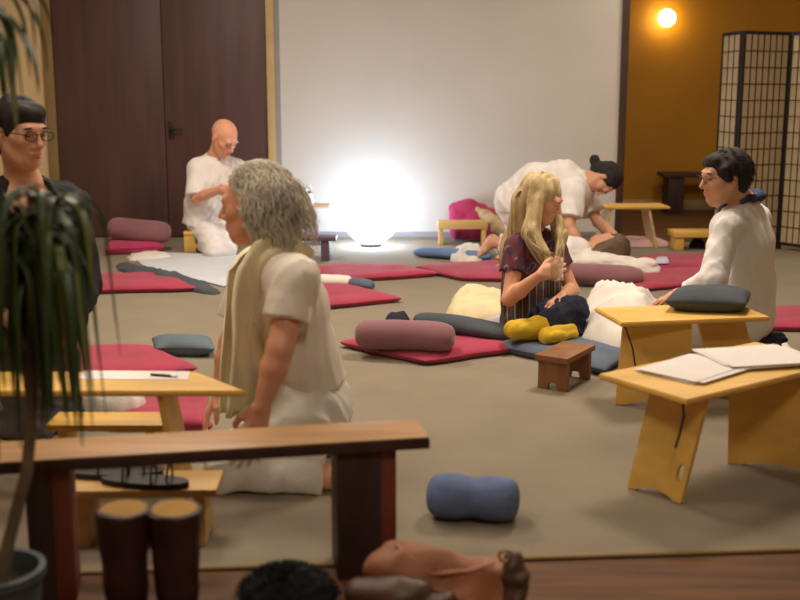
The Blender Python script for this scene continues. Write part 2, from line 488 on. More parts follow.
class Vol:
    def __init__(s): s.ops = []
    def cone(s, a, b, ra, rb, k=0.02, cut=0, sub=False):     # cut=1: flat end at b
        s.ops.append(('c', np.array(a, float), np.array(b, float), ra, rb, k, cut, sub)); return s
    def chain(s, pts, rs, k=0.02):
        for i in range(len(pts) - 1): s.cone(pts[i], pts[i + 1], rs[i], rs[i + 1], k)
        return s
    def ell(s, c, r, R=None, k=0.02, sub=False):
        s.ops.append(('e', np.array(c, float), np.array(r, float), np.array(R) if R is not None else np.eye(3), 0, k, 0, sub)); return s
    def clip(s, p, n): s.ops.append(('p', np.array(p, float), np.array(n, float), 0, 0, 0, 0, True)); return s
    def mesh(s, h, fold=None, smooth=1):
        lo = np.full(3, 1e9); hi = -lo
        for o in s.ops:
            if o[0] == 'c' and not o[7]:
                r = max(o[3], o[4]); lo = np.minimum(lo, np.minimum(o[1], o[2]) - r); hi = np.maximum(hi, np.maximum(o[1], o[2]) + r)
            elif o[0] == 'e' and not o[7]:
                r = o[2].max(); lo = np.minimum(lo, o[1] - r); hi = np.maximum(hi, o[1] + r)
        lo -= 0.03; hi += 0.03
        n = np.ceil((hi - lo) / h).astype(int) + 1
        ax = [lo[i] + np.arange(n[i]) * h for i in range(3)]
        Fd = np.full(n, 0.2, dtype=np.float32)
        for o in s.ops:
            if o[0] == 'p':
                X, Y, Z = np.meshgrid(*ax, indexing='ij', sparse=True)
                d = (X - o[1][0]) * o[2][0] + (Y - o[1][1]) * o[2][1] + (Z - o[1][2]) * o[2][2]
                Fd = np.maximum(Fd, d).astype(np.float32); continue
            k = o[5]; mg = k + 0.03
            if o[0] == 'c':
                r = max(o[3], o[4]); bl = np.minimum(o[1], o[2]) - r - mg; bh = np.maximum(o[1], o[2]) + r + mg
            else:
                r = o[2].max(); bl = o[1] - r - mg; bh = o[1] + r + mg
            i0 = np.clip(np.floor((bl - lo) / h).astype(int), 0, n); i1 = np.clip(np.ceil((bh - lo) / h).astype(int) + 1, 0, n)
            if (i1 <= i0).any(): continue
            sl = tuple(slice(i0[i], i1[i]) for i in range(3))
            X, Y, Z = np.meshgrid(*[ax[i][sl[i]].astype(np.float32) for i in range(3)], indexing='ij')
            if o[0] == 'c':
                a, b = o[1], o[2]; ab = b - a; L2 = max(float(ab @ ab), 1e-9)
                tt = ((X - a[0]) * ab[0] + (Y - a[1]) * ab[1] + (Z - a[2]) * ab[2]) / L2
                t = np.clip(tt, 0, 1)
                d = np.sqrt((X - a[0] - t * ab[0]) ** 2 + (Y - a[1] - t * ab[1]) ** 2 + (Z - a[2] - t * ab[2]) ** 2) - (o[3] + (o[4] - o[3]) * t)
                if o[6]: d = np.maximum(d, (tt - 1) * math.sqrt(L2))
            else:
                R = o[3]
                P = [X - o[1][0], Y - o[1][1], Z - o[1][2]]
                q = [sum(P[j] * R[j][i] for j in range(3)) for i in range(3)]
                k0 = np.sqrt(sum((q[i] / o[2][i]) ** 2 for i in range(3)))
                k1 = np.sqrt(sum((q[i] / o[2][i] ** 2) ** 2 for i in range(3))) + 1e-6
                d = k0 * (k0 - 1) / k1
            A = Fd[sl]; d = d.astype(np.float32)
            if o[7]:
                d = -d; hh = np.clip(0.5 + 0.5 * (A - d) / k, 0, 1)
                Fd[sl] = d + (A - d) * hh + k * hh * (1 - hh)
            else:
                hh = np.clip(0.5 + 0.5 * (d - A) / k, 0, 1)
                Fd[sl] = d + (A - d) * hh - k * hh * (1 - hh)
        if fold:
            amp, sc, seed = fold[:3]
            asp = fold[3] if len(fold) > 3 else (1, 1, 0.4)
            rng = np.random.RandomState(seed)
            m = np.abs(Fd) < 0.03
            ii = np.argwhere(m)
            P = np.stack([ax[i][ii[:, i]] for i in range(3)], 1) * np.array(asp)
            nz = np.zeros(len(P))
            for j in range(4):
                wv = rng.normal(size=3); wv *= sc * (1 + 0.4 * j) / 2.0 / np.linalg.norm(wv)
                w2 = rng.normal(size=3) * sc * 0.35
                nz += (1.0 - 2.2 * np.abs(np.sin(P @ wv + 1.6 * np.sin(P @ w2 + j) + j * 1.3))) / (1 + 0.35 * j)
            Fd[m] += (amp * nz / 1.3).astype(np.float32)
        V, F = surface_nets(Fd, lo, h)
        return V, F
    def put(s, name, mat, parent, h=0.006, fold=None, **k):
        if fold and name in ('shirt', 'top', 'trousers', 'bag_body'): fold = (-fold[0],) + tuple(fold[1:])   # raised creases on cloth
        V, F = s.mesh(h, fold)
        return place(name, V, F.tolist(), mat, parent, **k)

def nrm(v): return Vector(v).normalized()
def frame(f, u):
    f = nrm(f); u = Vector(u); l = u.cross(f).normalized(); u = f.cross(l).normalized()
    return f, l, u
class Head:
    def __init__(s, c, f, u=(0, 0, 1), sc=1.0):
        s.c = Vector(c); s.f, s.l, s.u = frame(f, u); s.sc = sc
        s.R = np.array([[s.f[i], s.l[i], s.u[i]] for i in range(3)])
        s.M = Matrix(s.R.tolist())
    def p(s, x, y, z): return s.c + (s.f * x + s.l * y + s.u * z) * s.sc
    def r(s, *a): return tuple(q * s.sc for q in a)
    def volume(s, V):
        p = s.p; sc = s.sc
        s._e(V, (-.012, 0, .032), (.098, .077, .088), .02)
        s._e(V, (.028, 0, -.035), (.066, .058, .082), .03)
        V.cone(p(.062, 0, -.098), p(.066, 0, -.09), .02 * sc, .02 * sc, .03)
        for q in (-1, 1):
            V.cone(p(-.005, .055 * q, -.035), p(.045, .03 * q, -.085), .018 * sc, .018 * sc, .03)       # jaw
            V.cone(p(.06, .04 * q, -.015), p(.05, .046 * q, -.01), .018 * sc, .018 * sc, .02)             # cheekbone
            s._e(V, (.1, .031 * q, .010), (.018, .019, .011), .012, True)                                   # eye socket
            s._e(V, (.076, .031 * q, .009), (.014, .014, .011), .004)
            s._e(V, (-.004, .079 * q, -.003), (.017, .009, .032), .008)                                     # ear
            V.cone(p(.099, .011 * q, -.031), p(.094, .013 * q, -.031), .008 * sc, .008 * sc, .008)
        V.cone(p(.085, -.03, .030), p(.085, .03, .030), .012 * sc, .012 * sc, .02)
        V.cone(p(.091, 0, .016), p(.113, 0, -.024), .008 * sc, .011 * sc, .010)
        V.cone(p(.090, -.015, -.055), p(.090, .015, -.055), .007 * sc, .007 * sc, .006)
        V.cone(p(.088, -.013, -.066), p(.088, .013, -.066), .008 * sc, .008 * sc, .006)
    def _e(s, V, c, r, k, sub=False):
        V.ops.append(('e', np.array(s.p(*c), float), np.array(s.r(*r), float), s.R, 0, k, 0, sub))
    def face(s, parent, brow='hair_dark', closed=False):
        for q in (-1, 1):
            m = MB()
            if closed:
                m.tube([s.p(.089, (.031 + d) * q, .004 - 40 * d * d * .02) for d in (-.014, -.007, 0, .007, .014)], .0022 * s.sc, 6)
            else:
                m.sphere(s.p(.0815, .031 * q, .008), s.r(.0105, .0105, .0075), 12, 8, s.M)
            m.put('eye', 'eye', parent)
            MB().tube([s.p(.097 - abs(d) * .35, (.031 + d) * q, .034 - d * d * 12) for d in (-.02, -.01, 0, .01, .02)], [.002, .004, .004, .0035, .0015], 6).put('eyebrow', brow, parent)
        m = MB()
        m.sphere(s.p(.0945, 0, -.0555), s.r(.0055, .021, .0045), 12, 6, s.M)
        m.sphere(s.p(.0935, 0, -.0655), s.r(.0055, .018, .0055), 12, 6, s.M)
        m.put('lips', 'lips', parent)

def hand(V, w, d, pn, curl=0.5, thumb=1, sc=1.0, spread=0.12):
    """five-finger hand from wrist w, fingers along d, palm facing pn; thumb=+1/-1 picks the side"""
    d = nrm(d); pn = Vector(pn); s_ = d.cross(pn).normalized(); pn = s_.cross(d).normalized()
    w = Vector(w)
    def P(a, b, c): return w + (d * a + s_ * b + pn * c) * sc
    for b in (-.028, -.01, .01, .028):
        V.cone(P(.012, b * .55, 0), P(.082, b, 0), .015 * sc, .0125 * sc, .012)
    lens = [(.040, .024, .020), (.045, .028, .022), (.041, .026, .021), (.033, .020, .018)]
    for i, b in enumerate((.030, .010, -.010, -.029)):
        b = b * thumb
        p0 = P(.084 - (0.006 if i in (0, 3) else 0) - (0.005 if i == 3 else 0), b, 0)
        ang = curl * 0.5; dirv = nrm(d + s_ * (b * spread / .03))
        r = [.0092, .0086, .0078, .0068]
        for j, L in enumerate(lens[i]):
            v = dirv * math.cos(ang) + pn * math.sin(ang)
            p1 = p0 + v * L * sc
            V.cone(p0, p1, r[j] * sc, r[j + 1] * sc, .003)
            p0 = p1; ang += curl * (0.8 if j == 0 else 0.6)
    t0 = P(.022, .024 * thumb, .004); t1 = P(.052, .050 * thumb, .016); t2 = P(.078, .056 * thumb, .028 + .01 * curl); t3 = P(.098, .050 * thumb, .034 + .016 * curl)
    V.cone(t0, t1, .016 * sc, .0125 * sc, .012); V.cone(t1, t2, .0115 * sc, .010 * sc, .003); V.cone(t2, t3, .010 * sc, .0075 * sc, .003)
def foot(V, ankle, toe, sole=(0, 0, -1), sc=1.0):
    a = Vector(ankle); t = Vector(toe); d = (t - a).normalized(); sole = Vector(sole)
    sd = d.cross(sole).normalized()
    heel = a - d * .045 * sc + sole * .03 * sc
    V.cone(a, heel, .034 * sc, .030 * sc, .02)
    V.cone(heel, t, .030 * sc, .024 * sc, .02)
    V.cone(a, t - d * .05, .034 * sc, .022 * sc, .025)
    ball = t - d * .045 * sc
    V.cone(ball - sd * .025 * sc, ball + sd * .025 * sc, .022 * sc, .022 * sc, .015)
    for i, o in enumerate((-.030, -.013, .002, .016, .028)):
        V.cone(ball + sd * o * sc, t + sd * o * sc * 1.05 + d * (.012 - .006 * i) * sc, .012 * sc, (.012 if i == 0 else .008) * sc, .004)

def body_volume(J, hd, g=1.0):
    """skin body: J holds joints; side n = near, f = far"""
    V = Vol()
    hd.volume(V)
    nk = Vector(J['neck']); ch = Vector(J['chest']); be = Vector(J['belly']); pe = Vector(J['pelvis'])
    V.cone(hd.p(-.028, 0, -.045), nk, .052 * g, .058 * g, .025)
    sn, sf = Vector(J['sho_n']), Vector(J['sho_f'])
    mid = (sn + sf) / 2
    V.cone(nk, mid, .06 * g, .07 * g, .04)
    V.cone(mid + (sn - mid) * .75, mid + (sf - mid) * .75, .055 * g, .055 * g, .04)
    ax = (sn - sf).normalized()
    for off in (-.055, .055):
        V.cone(ch + ax * off, be + ax * off * .9, .095 * g, .088 * g, .05)
        V.cone(be + ax * off * .9, pe + ax * off, .088 * g, .098 * g, .05)
        V.cone(mid + ax * off, ch + ax * off, .075 * g, .095 * g, .05)
    for s in 'nf':
        sh, el, wr = (Vector(J[k + s]) for k in ('sho_', 'elb_', 'wri_'))
        V.cone(mid + (sh - mid) * .8, sh, .055 * g, .052 * g, .03)
        V.cone(sh, el, .050 * g, .040 * g, .02)
        V.cone(el, el + (wr - el) * .35, .040 * g, .041 * g, .015)
        V.cone(el + (wr - el) * .35, wr, .041 * g, .027 * g, .015)
        if ('hand_' + s) in J:
            hd_, pn, curl, th = J['hand_' + s]
            hand(V, wr, hd_, pn, curl, th, 1.0)
        hp, kn, an, to = (Vector(J[k + s]) for k in ('hip_', 'kne_', 'ank_', 'toe_'))
        V.cone(pe + (hp - pe) * .5, hp, .09 * g, .088 * g, .04)
        V.cone(hp, kn, .085 * g, .056 * g, .02)
        V.cone(kn, kn + (an - kn) * .35, .055 * g, .055 * g, .02)
        V.cone(kn + (an - kn) * .35, an, .055 * g, .036 * g, .02)
        foot(V, an, to, J.get('sole_' + s, (0, 0, -1)))
    return V
def top_volume(J, dil, sleeve, g=1.0, hem=None, flare=0.0, k=0.05):
    """shirt over the torso; sleeve = fraction of the arm covered (1 = to the elbow, 2 = to the wrist)"""
    V = Vol()
    nk = Vector(J['neck']); ch = Vector(J['chest']); be = Vector(J['belly']); pe = Vector(J['pelvis'])
    sn, sf = Vector(J['sho_n']), Vector(J['sho_f']); mid = (sn + sf) / 2; ax = (sn - sf).normalized()
    V.cone(nk + (mid - nk) * .35, mid, .066 * g + dil, .075 * g + dil, k)
    V.cone(mid + (sn - mid) * .75, mid + (sf - mid) * .75, .057 * g + dil, .057 * g + dil, k)
    hem = Vector(hem) if hem is not None else pe
    for off in (-.055, .055):
        V.cone(mid + ax * off, ch + ax * off, .077 * g + dil, .098 * g + dil, k)
        V.cone(ch + ax * off, be + ax * off, .098 * g + dil, .096 * g + dil + flare * .5, k)
        V.cone(be + ax * off, hem + ax * off * 1.1, .096 * g + dil + flare * .5, .105 * g + dil + flare, k, 1)
    for s in 'nf':
        sh, el, wr = (Vector(J[q + s]) for q in ('sho_', 'elb_', 'wri_'))
        V.cone(mid + (sh - mid) * .8, sh, .058 * g + dil, .056 * g + dil, .03)
        if sleeve <= 1:
            V.cone(sh, sh + (el - sh) * sleeve, .053 * g + dil, .056 * g + dil, .025, 1)
        else:
            V.cone(sh, el, .053 * g + dil, .048 * g + dil, .025)
            V.cone(el, el + (wr - el) * (sleeve - 1), .048 * g + dil, .040 * g + dil, .02, 1)
    return V
def trouser_volume(J, dil, g=1.0, to=0.95, waist=0.5):
    V = Vol()
    be = Vector(J['belly']); pe = Vector(J['pelvis'])
    ax = (Vector(J['hip_n']) - Vector(J['hip_f'])).normalized()
    for off in (-.055, .055):
        V.cone(pe + (be - pe) * waist + ax * off, pe + ax * off, .093 * g + dil, .105 * g + dil, .04)
    for s in 'nf':
        hp, kn, an = (Vector(J[q + s]) for q in ('hip_', 'kne_', 'ank_'))
        V.cone(pe + (hp - pe) * .5, hp, .098 * g + dil, .095 * g + dil, .04)
        V.cone(hp, kn, .09 * g + dil, .064 * g + dil, .03)
        V.cone(kn, kn + (an - kn) * to, .064 * g + dil, .055 * g + dil, .02, 1)
    return V
def person(label, J, hd, base, skin='skin', g=1.0, h=0.006, brow='hair_dark', closed=False):
    root = empty('person', base, label, 'person')
    floor_clip = body_volume(J, hd, g)
    floor_clip.clip((0, 0, base[2] + .004), (0, 0, -1))
    floor_clip.put('body', skin, root, h)
    hd.face(root, brow, closed)
    return root
def strands(name, mat, parent, lines, r=0.003, seg=5):
    m = MB()
    for L in lines:
        n = len(L)
        m.tube(L, [r * (1 - .6 * (i / (n - 1)) ** 2) for i in range(n)], seg, True)
    return m.put(name, mat, parent, smooth=True)
def glasses(hd, parent, mat='glasses', r=.021, w=.0022):
    root = MB()
    for q in (-1, 1):
        pts = [hd.p(.108, .033 * q + r * 1.15 * math.cos(a), .008 + r * .8 * math.sin(a)) for a in [2 * math.pi * i / 16 for i in range(17)]]
        root.tube(pts, w, 6)
        root.tube([hd.p(.106, .057 * q, .014), hd.p(.06, .076 * q, .014), hd.p(.0, .083 * q, .012), hd.p(-.02, .083 * q, -.005)], w, 6)
    root.tube([hd.p(.110, -.01, .012), hd.p(.113, 0, .015), hd.p(.110, .01, .012)], w, 6)
    g = root.put('glasses', mat, parent)
    return g

# ================================================================== THE SETTING
YB, YR, XL, XR, YF = 9.25, 11.5, -4.4, 5.0, -2.2
XE = at(619, 120, YB).x                      # where the white wall ends and the recess begins
def struct(name, mb, mat, **k):
    return mb.put(name, mat, kind='structure', **k)
struct('floor', MB().box((XL, YF, -0.12), (XR, YR, -0.012)), 'wood_floor')
# carpet: laid over the boards, its near edge runs slightly askew
c0, c1 = fl(-200, 577.5), fl(1000, 540)
sl = (c1.y - c0.y) / (c1.x - c0.x)
ya, yb = c0.y + sl * (XL + .01 - c0.x), c0.y + sl * (XR - .01 - c0.x)
xs = XE + .02
m = MB()
bot = [(XL + .01, ya), (XR - .01, yb), (XR - .01, 8.95), (XE + .02, 8.95), (XE + .02, YB - .0), (XL + .01, YB - .0)]
n = len(bot)
v = [(x, y, -.012) for x, y in bot] + [(x, y, 0.0) for x, y in bot]
f = [list(range(n))[::-1], list(range(n, 2 * n))] + [[i, (i + 1) % n, (i + 1) % n + n, i + n] for i in range(n)]
m.add(v, f)
m.put('carpet', 'carpet', label='large pale beige carpet covering the hall floor', cat='carpet', smooth=False)
a, b = Vector((XL + .02, ya, 0)), Vector((XR - .02, yb, 0))
struct('trim_1', MB().tube([a + Vector((0, -.004, -.006)), b + Vector((0, -.004, -.006))], .012, 10, flat=.6), 'trim_olive')

dx0, dx1 = at(57, 120, YB).x, at(268, 120, YB).x       # door opening
DH = 2.35
struct('wall_back', MB().box((at(281, 120, YB).x, YB, 0), (XE, YB + .12, CEIL)), 'white_wall', smooth=False)
struct('wall_back_left', MB().box((XL, YB, 0), (dx0 - .08, YB + .12, CEIL)), 'beige_wall', smooth=False)
struct('wall_over_door', MB().box((dx0 - .08, YB, DH + .08), (at(281, 120, YB).x, YB + .12, CEIL)), 'beige_wall', smooth=False)
struct('wall_left', MB().box((XL - .12, YF, 0), (XL, YB + .12, CEIL)), 'beige_wall', smooth=False)
struct('wall_right', MB().box((XR, YF, 0), (XR + .12, YR + .12, CEIL)), 'beige_wall', smooth=False)
struct('wall_front', MB().box((XL, YF - .12, 0), (XR, YF, CEIL)), 'beige_wall', smooth=False)
struct('wall_recess', MB().box((XE, YR, 0), (XR, YR + .12, CEIL)), 'ochre_wall', smooth=False)
struct('wall_recess_side', MB().box((XE - .1, YB + .12, 0), (XE, YR, CEIL)), 'ochre_wall', smooth=False)
struct('ceiling', MB().box((XL, YF, CEIL), (XR, YR, CEIL + .1)), 'ceiling', smooth=False)
struct('trim_2', MB().box((XE - .005, YB - .02, 0), (XE + .055, YB + .13, CEIL), .004), 'trim_dark')
struct('baseboard_back', MB().box((at(281, 120, YB).x, YB - .014, 0), (XE - .01, YB, .05), .003), 'skirting')
struct('baseboard_recess', MB().box((XE, YR - .02, -.012), (XR, YR, .09), .003), 'trim_cream')
# double door
d1 = MB().box((dx0, YB + .03, 0.0), (dx1, YB + .12, DH))
door = d1.put('door_1', 'door_wood', kind='structure', smooth=False)
mid = at(165.5, 130, YB).x
for (x0, x1) in ((dx0 + .004, mid - .003), (mid + .003, dx1 - .004)):
    MB().box((x0, YB - .012, .012), (x1, YB + .03, DH - .01), .004).put('door_leaf', 'door_wood', door)
hp = at(171, 130, YB - .02)
MB().box((hp.x - .022, YB - .024, hp.z - .07), (hp.x + .022, YB - .012, hp.z + .07), .004).put('lock_plate', 'iron', door)
MB().tube([(hp.x, YB - .02, hp.z + .01), (hp.x, YB - .065, hp.z + .01), (hp.x + .03, YB - .07, hp.z + .01), (hp.x + .11, YB - .068, hp.z + .005)], .009, 8).put('door_handle', 'iron', door)
struct('trim_3', MB().box((dx0 - .08, YB - .03, 0), (dx0, YB + .1, DH + .08), .004), 'trim_olive')
struct('trim_4', MB().box((dx1, YB - .03, 0), (at(276, 120, YB).x, YB + .1, DH + .08), .004), 'trim_cream')
struct('trim_5', MB().box((at(276, 120, YB).x, YB - .012, 0), (at(281, 120, YB).x, YB + .1, CEIL), .003), 'skirting')

# ================================================================== LAMPS
for i, (x, y, wt) in enumerate(LAMPS):  # fittings out of view; the added front fills get one too
    e = empty('ceiling_lamp', (x, y, CEIL), 'unseen round opal ceiling lamp', 'lamp', 'ceiling lamps')
    MB().lathe([(.05, 0), (.26, -.0), (.27, -.03), (.26, -.05)], (x, y, CEIL), 32).put('rim', 'steel', e)
    MB().lathe([(.25, -.05), (.22, -.085), (.15, -.105), (.02, -.115)], (x, y, CEIL), 32).put('diffuser', 'ceiling_glow', e)

gl = fl(371, 246); R_ = .205
e = empty('globe_lamp', (gl.x, gl.y, 0), 'glowing white globe lamp on the carpet against the white wall', 'lamp')
MB().lathe([(.07, 0), (.085, .006), (.085, .02), (.07, .026)], (gl.x, gl.y, 0), 28).put('base', 'dark_wood', e)
MB().sphere((gl.x, gl.y, .02 + R_ * .98), (R_ * 1.04, R_ * 1.04, R_), 40, 28).put('globe', 'globe_glow', e, smooth=True)

sc = at(667, 18, YR - .14)
e = empty('wall_lamp', (sc.x, YR, sc.z), 'small round glowing lamp on the ochre recess wall', 'lamp')
MB().tube([(sc.x, YR, sc.z), (sc.x, YR - .02, sc.z)], .05, 20).put('backplate', 'brass', e)
MB().tube([(sc.x, YR - .02, sc.z), (sc.x, YR - .08, sc.z)], .015, 12).put('stem', 'brass', e)
MB().sphere((sc.x, YR - .14, sc.z), .085, 24, 16).put('globe', 'sconce_glow', e, smooth=True)

# ================================================================== FOLDING SCREEN
A = at(720, 100, 8.78); B = at(739, 100, 8.36); C = at(787, 100, 8.58); D = at(838, 100, 8.2); E_ = at(884, 100, 8.45)
SH = 1.66
e = empty('folding_screen', (B.x, B.y, 0), 'folding screen of pale paper panels with dark wooden lattice', 'folding screen')
nodes = [Vector((p.x, p.y, 0)) for p in (A, B, C, D, E_)]
for i in range(4):
    p, q = nodes[i], nodes[i + 1]; W = (q - p).length
    M = Matrix.Translation(p) @ Matrix.Rotation(math.atan2(q.y - p.y, q.x - p.x), 4, 'Z')
    g = .004
    pan = MB().box((.02, -.003, .06), (W - .02, .003, SH - .02), 0, M).put('panel', 'rice_paper', e, smooth=False)
    st = .024
    for x0 in (g, W - g - st):
        MB().box((x0, -.012, 0), (x0 + st, .012, SH), .002, M).put('stile', 'lattice', pan)
    for z0 in (.035, SH - st):
        MB().box((g + st, -.011, z0), (W - g - st, .011, z0 + st), .002, M).put('rail', 'lattice', pan)
    nv = 7 if i else 3
    for kx in range(1, nv):
        x = g + st + (W - 2 * g - 2 * st) * kx / nv
        MB().box((x - .003, -.009, .06), (x + .003, -.003, SH - st), 0, M).put('slat', 'lattice', pan, smooth=False)
    for kz in range(1, 13):
        z = .06 + (SH - st - .06) * kz / 13
        MB().box((g + st, -.010, z - .0025), (W - g - st, -.003, z + .0025), 0, M).put('slat', 'lattice', pan, smooth=False)

# ================================================================== TABLES AND BENCHES
def rotM(c, ang):
    return Matrix.Translation(Vector((c[0], c[1], 0))) @ Matrix.Rotation(ang, 4, 'Z')
def board_table(name, label, cat, c, ang, L, W, H, mat, legmat=None, inset=.13, splay=.07, hole=False, cord=(), skew=0.0, tt=.018, group=None, arch=.018, z0=0.0, topmat=None, legw=None, legs=None):
    """thin-topped low table on two splayed board legs with arched feet"""
    e = empty(name, (c[0], c[1], z0), label, cat, group)
    M = rotM(c, ang); M.translation.z = z0
    lm = legmat or mat
    o = [(-L / 2, -W / 2), (L / 2 + skew, -W / 2), (L / 2 - skew, W / 2), (-L / 2, W / 2)]
    v = [M @ Vector((x, y, H - tt)) for x, y in o] + [M @ Vector((x, y, H)) for x, y in o]
    bm = bmesh.new(); vs_ = [bm.verts.new(p) for p in v]
    for q in ([3, 2, 1, 0], [4, 5, 6, 7], [0, 1, 5, 4], [1, 2, 6, 5], [2, 3, 7, 6], [3, 0, 4, 7]): bm.faces.new([vs_[i] for i in q])
    bmesh.ops.bevel(bm, geom=bm.edges[:], offset=.004, segments=2, affect='EDGES'); bm.verts.index_update()
    MB().add([q.co.copy() for q in bm.verts], [[x.index for x in q.verts] for q in bm.faces]).put('tabletop', topmat or mat, e); bm.free()
    hl = math.hypot(H - tt, splay); wl = legw or W * .86
    for (bl, br, tl, tr) in (legs or []):
        n_ = (br - bl).cross(tl - bl).normalized() * .009
        def bi(u, w_): return bl * (1 - u) * (1 - w_) + br * u * (1 - w_) + tr * u * w_ + tl * (1 - u) * w_
        loop = [bi(0, 0), bi(.14, 0)] + [bi(.14 + .72 * i / 10, .06 * math.sin(math.pi * i / 10) ** .7) for i in range(1, 10)] + [bi(.86, 0), bi(1, 0), bi(1, 1), bi(0, 1)]
        hl_ = [bi(.86 + .06 * math.cos(a), .27 + .085 * math.sin(a)) for a in [2 * math.pi * i / 14 for i in range(14)]] if hole and bl is legs[0][0] else []
        X_ = (br - bl).normalized(); Z_ = n_.normalized().cross(X_)
        fl2 = lambda p: Vector(((p - bl).dot(X_), (p - bl).dot(Z_), 0))
        loops = [loop] + ([hl_] if hl_ else []); flat_ = [p for l in loops for p in l]; nn = len(flat_)
        tr_ = tessellate_polygon([[fl2(p) for p in l] for l in loops])
        f_ = [list(q) for q in tr_] + [[i + nn for i in q][::-1] for q in tr_]; b_ = 0
        for l in loops:
            for i in range(len(l)): f_.append([b_ + i, b_ + (i + 1) % len(l), b_ + (i + 1) % len(l) + nn, b_ + i + nn])
            b_ += len(l)
        MB().add([p + n_ for p in flat_] + [p - n_ for p in flat_], f_).put('leg', lm, e)
    for s in (() if legs else (-1, 1)):
        xt = s * (L / 2 - inset); tilt = math.atan2(splay, H - tt) * s
        out = [(-wl / 2, 0), (-wl / 2 + .05, 0)]
        out += [(-wl / 2 + .05 + (wl - .1) * i / 10, arch * math.sin(math.pi * i / 10) ** .7) for i in range(1, 10)]
        out += [(wl / 2 - .05, 0), (wl / 2, 0), (wl / 2 * .94, hl), (-wl / 2 * .94, hl)]
        holes = []
        if hole:
            hx = wl * (.34); holes = [[(hx + .014 * math.cos(a), hl * .26 + .028 * math.sin(a)) for a in [-2 * math.pi * i / 14 for i in range(14)]]]
            holes = [[(-x, z) for x, z in holes[0]][::-1]] if s < 0 else holes
        LM = M @ Matrix.Translation((xt + s * splay, 0, .0015)) @ Matrix.Rotation(-tilt, 4, 'Y') @ Matrix.Rotation(math.pi / 2, 4, 'Z')
        MB().prism(out, holes, LM, .018).put('leg', lm, e)
    for (x, y, ln, dx) in cord:
        p = M @ Vector((x, y, H - tt)); q = M @ Vector((x + dx, y, H - tt - ln))
        MB().tube([p, p.lerp(q, .35) + Vector((.012, 0, 0)), p.lerp(q, .7) + Vector((.006, -.004, 0)), q], .0035, 6).put('cord', 'cord', e)
    return e
TA = math.radians(35)
def atz(px, Y, z):
    return Vector(((px - 400) / FOC * (Y * math.cos(TH) + (CAMH - z) * math.sin(TH)), Y, z))
# near right table: corner of the top in the photo -> plan position
TH_ = .36
kc = fl(681, 397, TH_); kl = fl(603, 376, TH_)
sv = (kc - kl); sv.z = 0; W1 = .36
sdir = Vector((math.sin(TA), -math.cos(TA), 0)); ldir = Vector((math.cos(TA), math.sin(TA), 0))
L1 = .78
ctr1 = (kc + kl) / 2 + ldir * L1 / 2
board_table('low_table', 'yellow low table with papers on top and an oval hole in its leg', 'table', ctr1, TA, L1, W1, TH_, 'yellow_wood', hole=True, legs=[(fl(629, 487, .002), fl(682, 503, .002), atz(653, 3.31, TH_ - .018), atz(709, 3.17, TH_ - .018)), (fl(728, 462, .002), fl(826, 476, .002), atz(730, 3.55, TH_ - .018), atz(822, 3.45, TH_ - .018))],
            cord=[(-L1 / 2 + .05, -W1 / 2 + .06, .15, -.02)])
kl2 = fl(599, 314, TH_)
L2, W2 = .62, .30
TA2 = math.radians(10)
ld2 = Vector((math.cos(TA2), math.sin(TA2), 0)); sd2 = Vector((math.sin(TA2), -math.cos(TA2), 0))
ctr2 = Vector((1.13, 4.34, 0))
board_table('low_table', 'yellow low table with a dark grey cushion lying on top', 'table', ctr2, TA2, L2, W2, TH_, 'yellow_wood',
            legs=[(fl(615, 404, .002), fl(690, 407, .002), atz(623, 4.29, TH_ - .018), atz(692, 4.24, TH_ - .018)), (fl(717, 397, .002), fl(762, 394, .002), atz(696, 4.37, TH_ - .018), atz(742, 4.40, TH_ - .018))],
            cord=[(-L2 / 2 + .03, -.11, .27, .07)])
# papers on the near right table
def sheet_stack(name, px, z, label, group, n=6, size=(.297, .21), ang=0.0, mat='paper', seed=0, sag=.0, t=.002):
    c = fl(px[0], px[1], z); rnd = random.Random(seed)
    e = empty(name, (c.x, c.y, z), label, 'papers', group)
    for i in range(n):
        M = Matrix.Translation((c.x + rnd.uniform(-.02, .02), c.y + rnd.uniform(-.02, .02), z + i * t)) @ Matrix.Rotation(ang + rnd.uniform(-.06, .06), 4, 'Z')
        MB().box((-size[0] / 2, -size[1] / 2, .0006), (size[0] / 2, size[1] / 2, t), 0, M).put('sheet', mat, e, smooth=False)
    return e
sheet_stack('paper_stack', (697, 371), TH_, 'thin spread of white papers at the corner of yellow low table', None, 6, (.30, .21), TA + .1, seed=3)
sheet_stack('paper_stack', (757, 360), TH_, 'thicker stack of white papers lying further along yellow low table', None, 9, (.32, .23), TA - .35, seed=5)
# grey cushion on the back table
cq = [fl(660, 312, TH_), fl(748, 316, TH_), fl(752, 303, TH_), fl(674, 300, TH_)]
cc = sum(cq, Vector()) / 4
pillow('cushion', [cc + (p - cc) * .98 for p in cq], .085, 'charcoal_cloth', TH_ + .001, p=2.6, q=.5, seed=4, label='dark grey cushion lying on a yellow low table', cat='cushion')

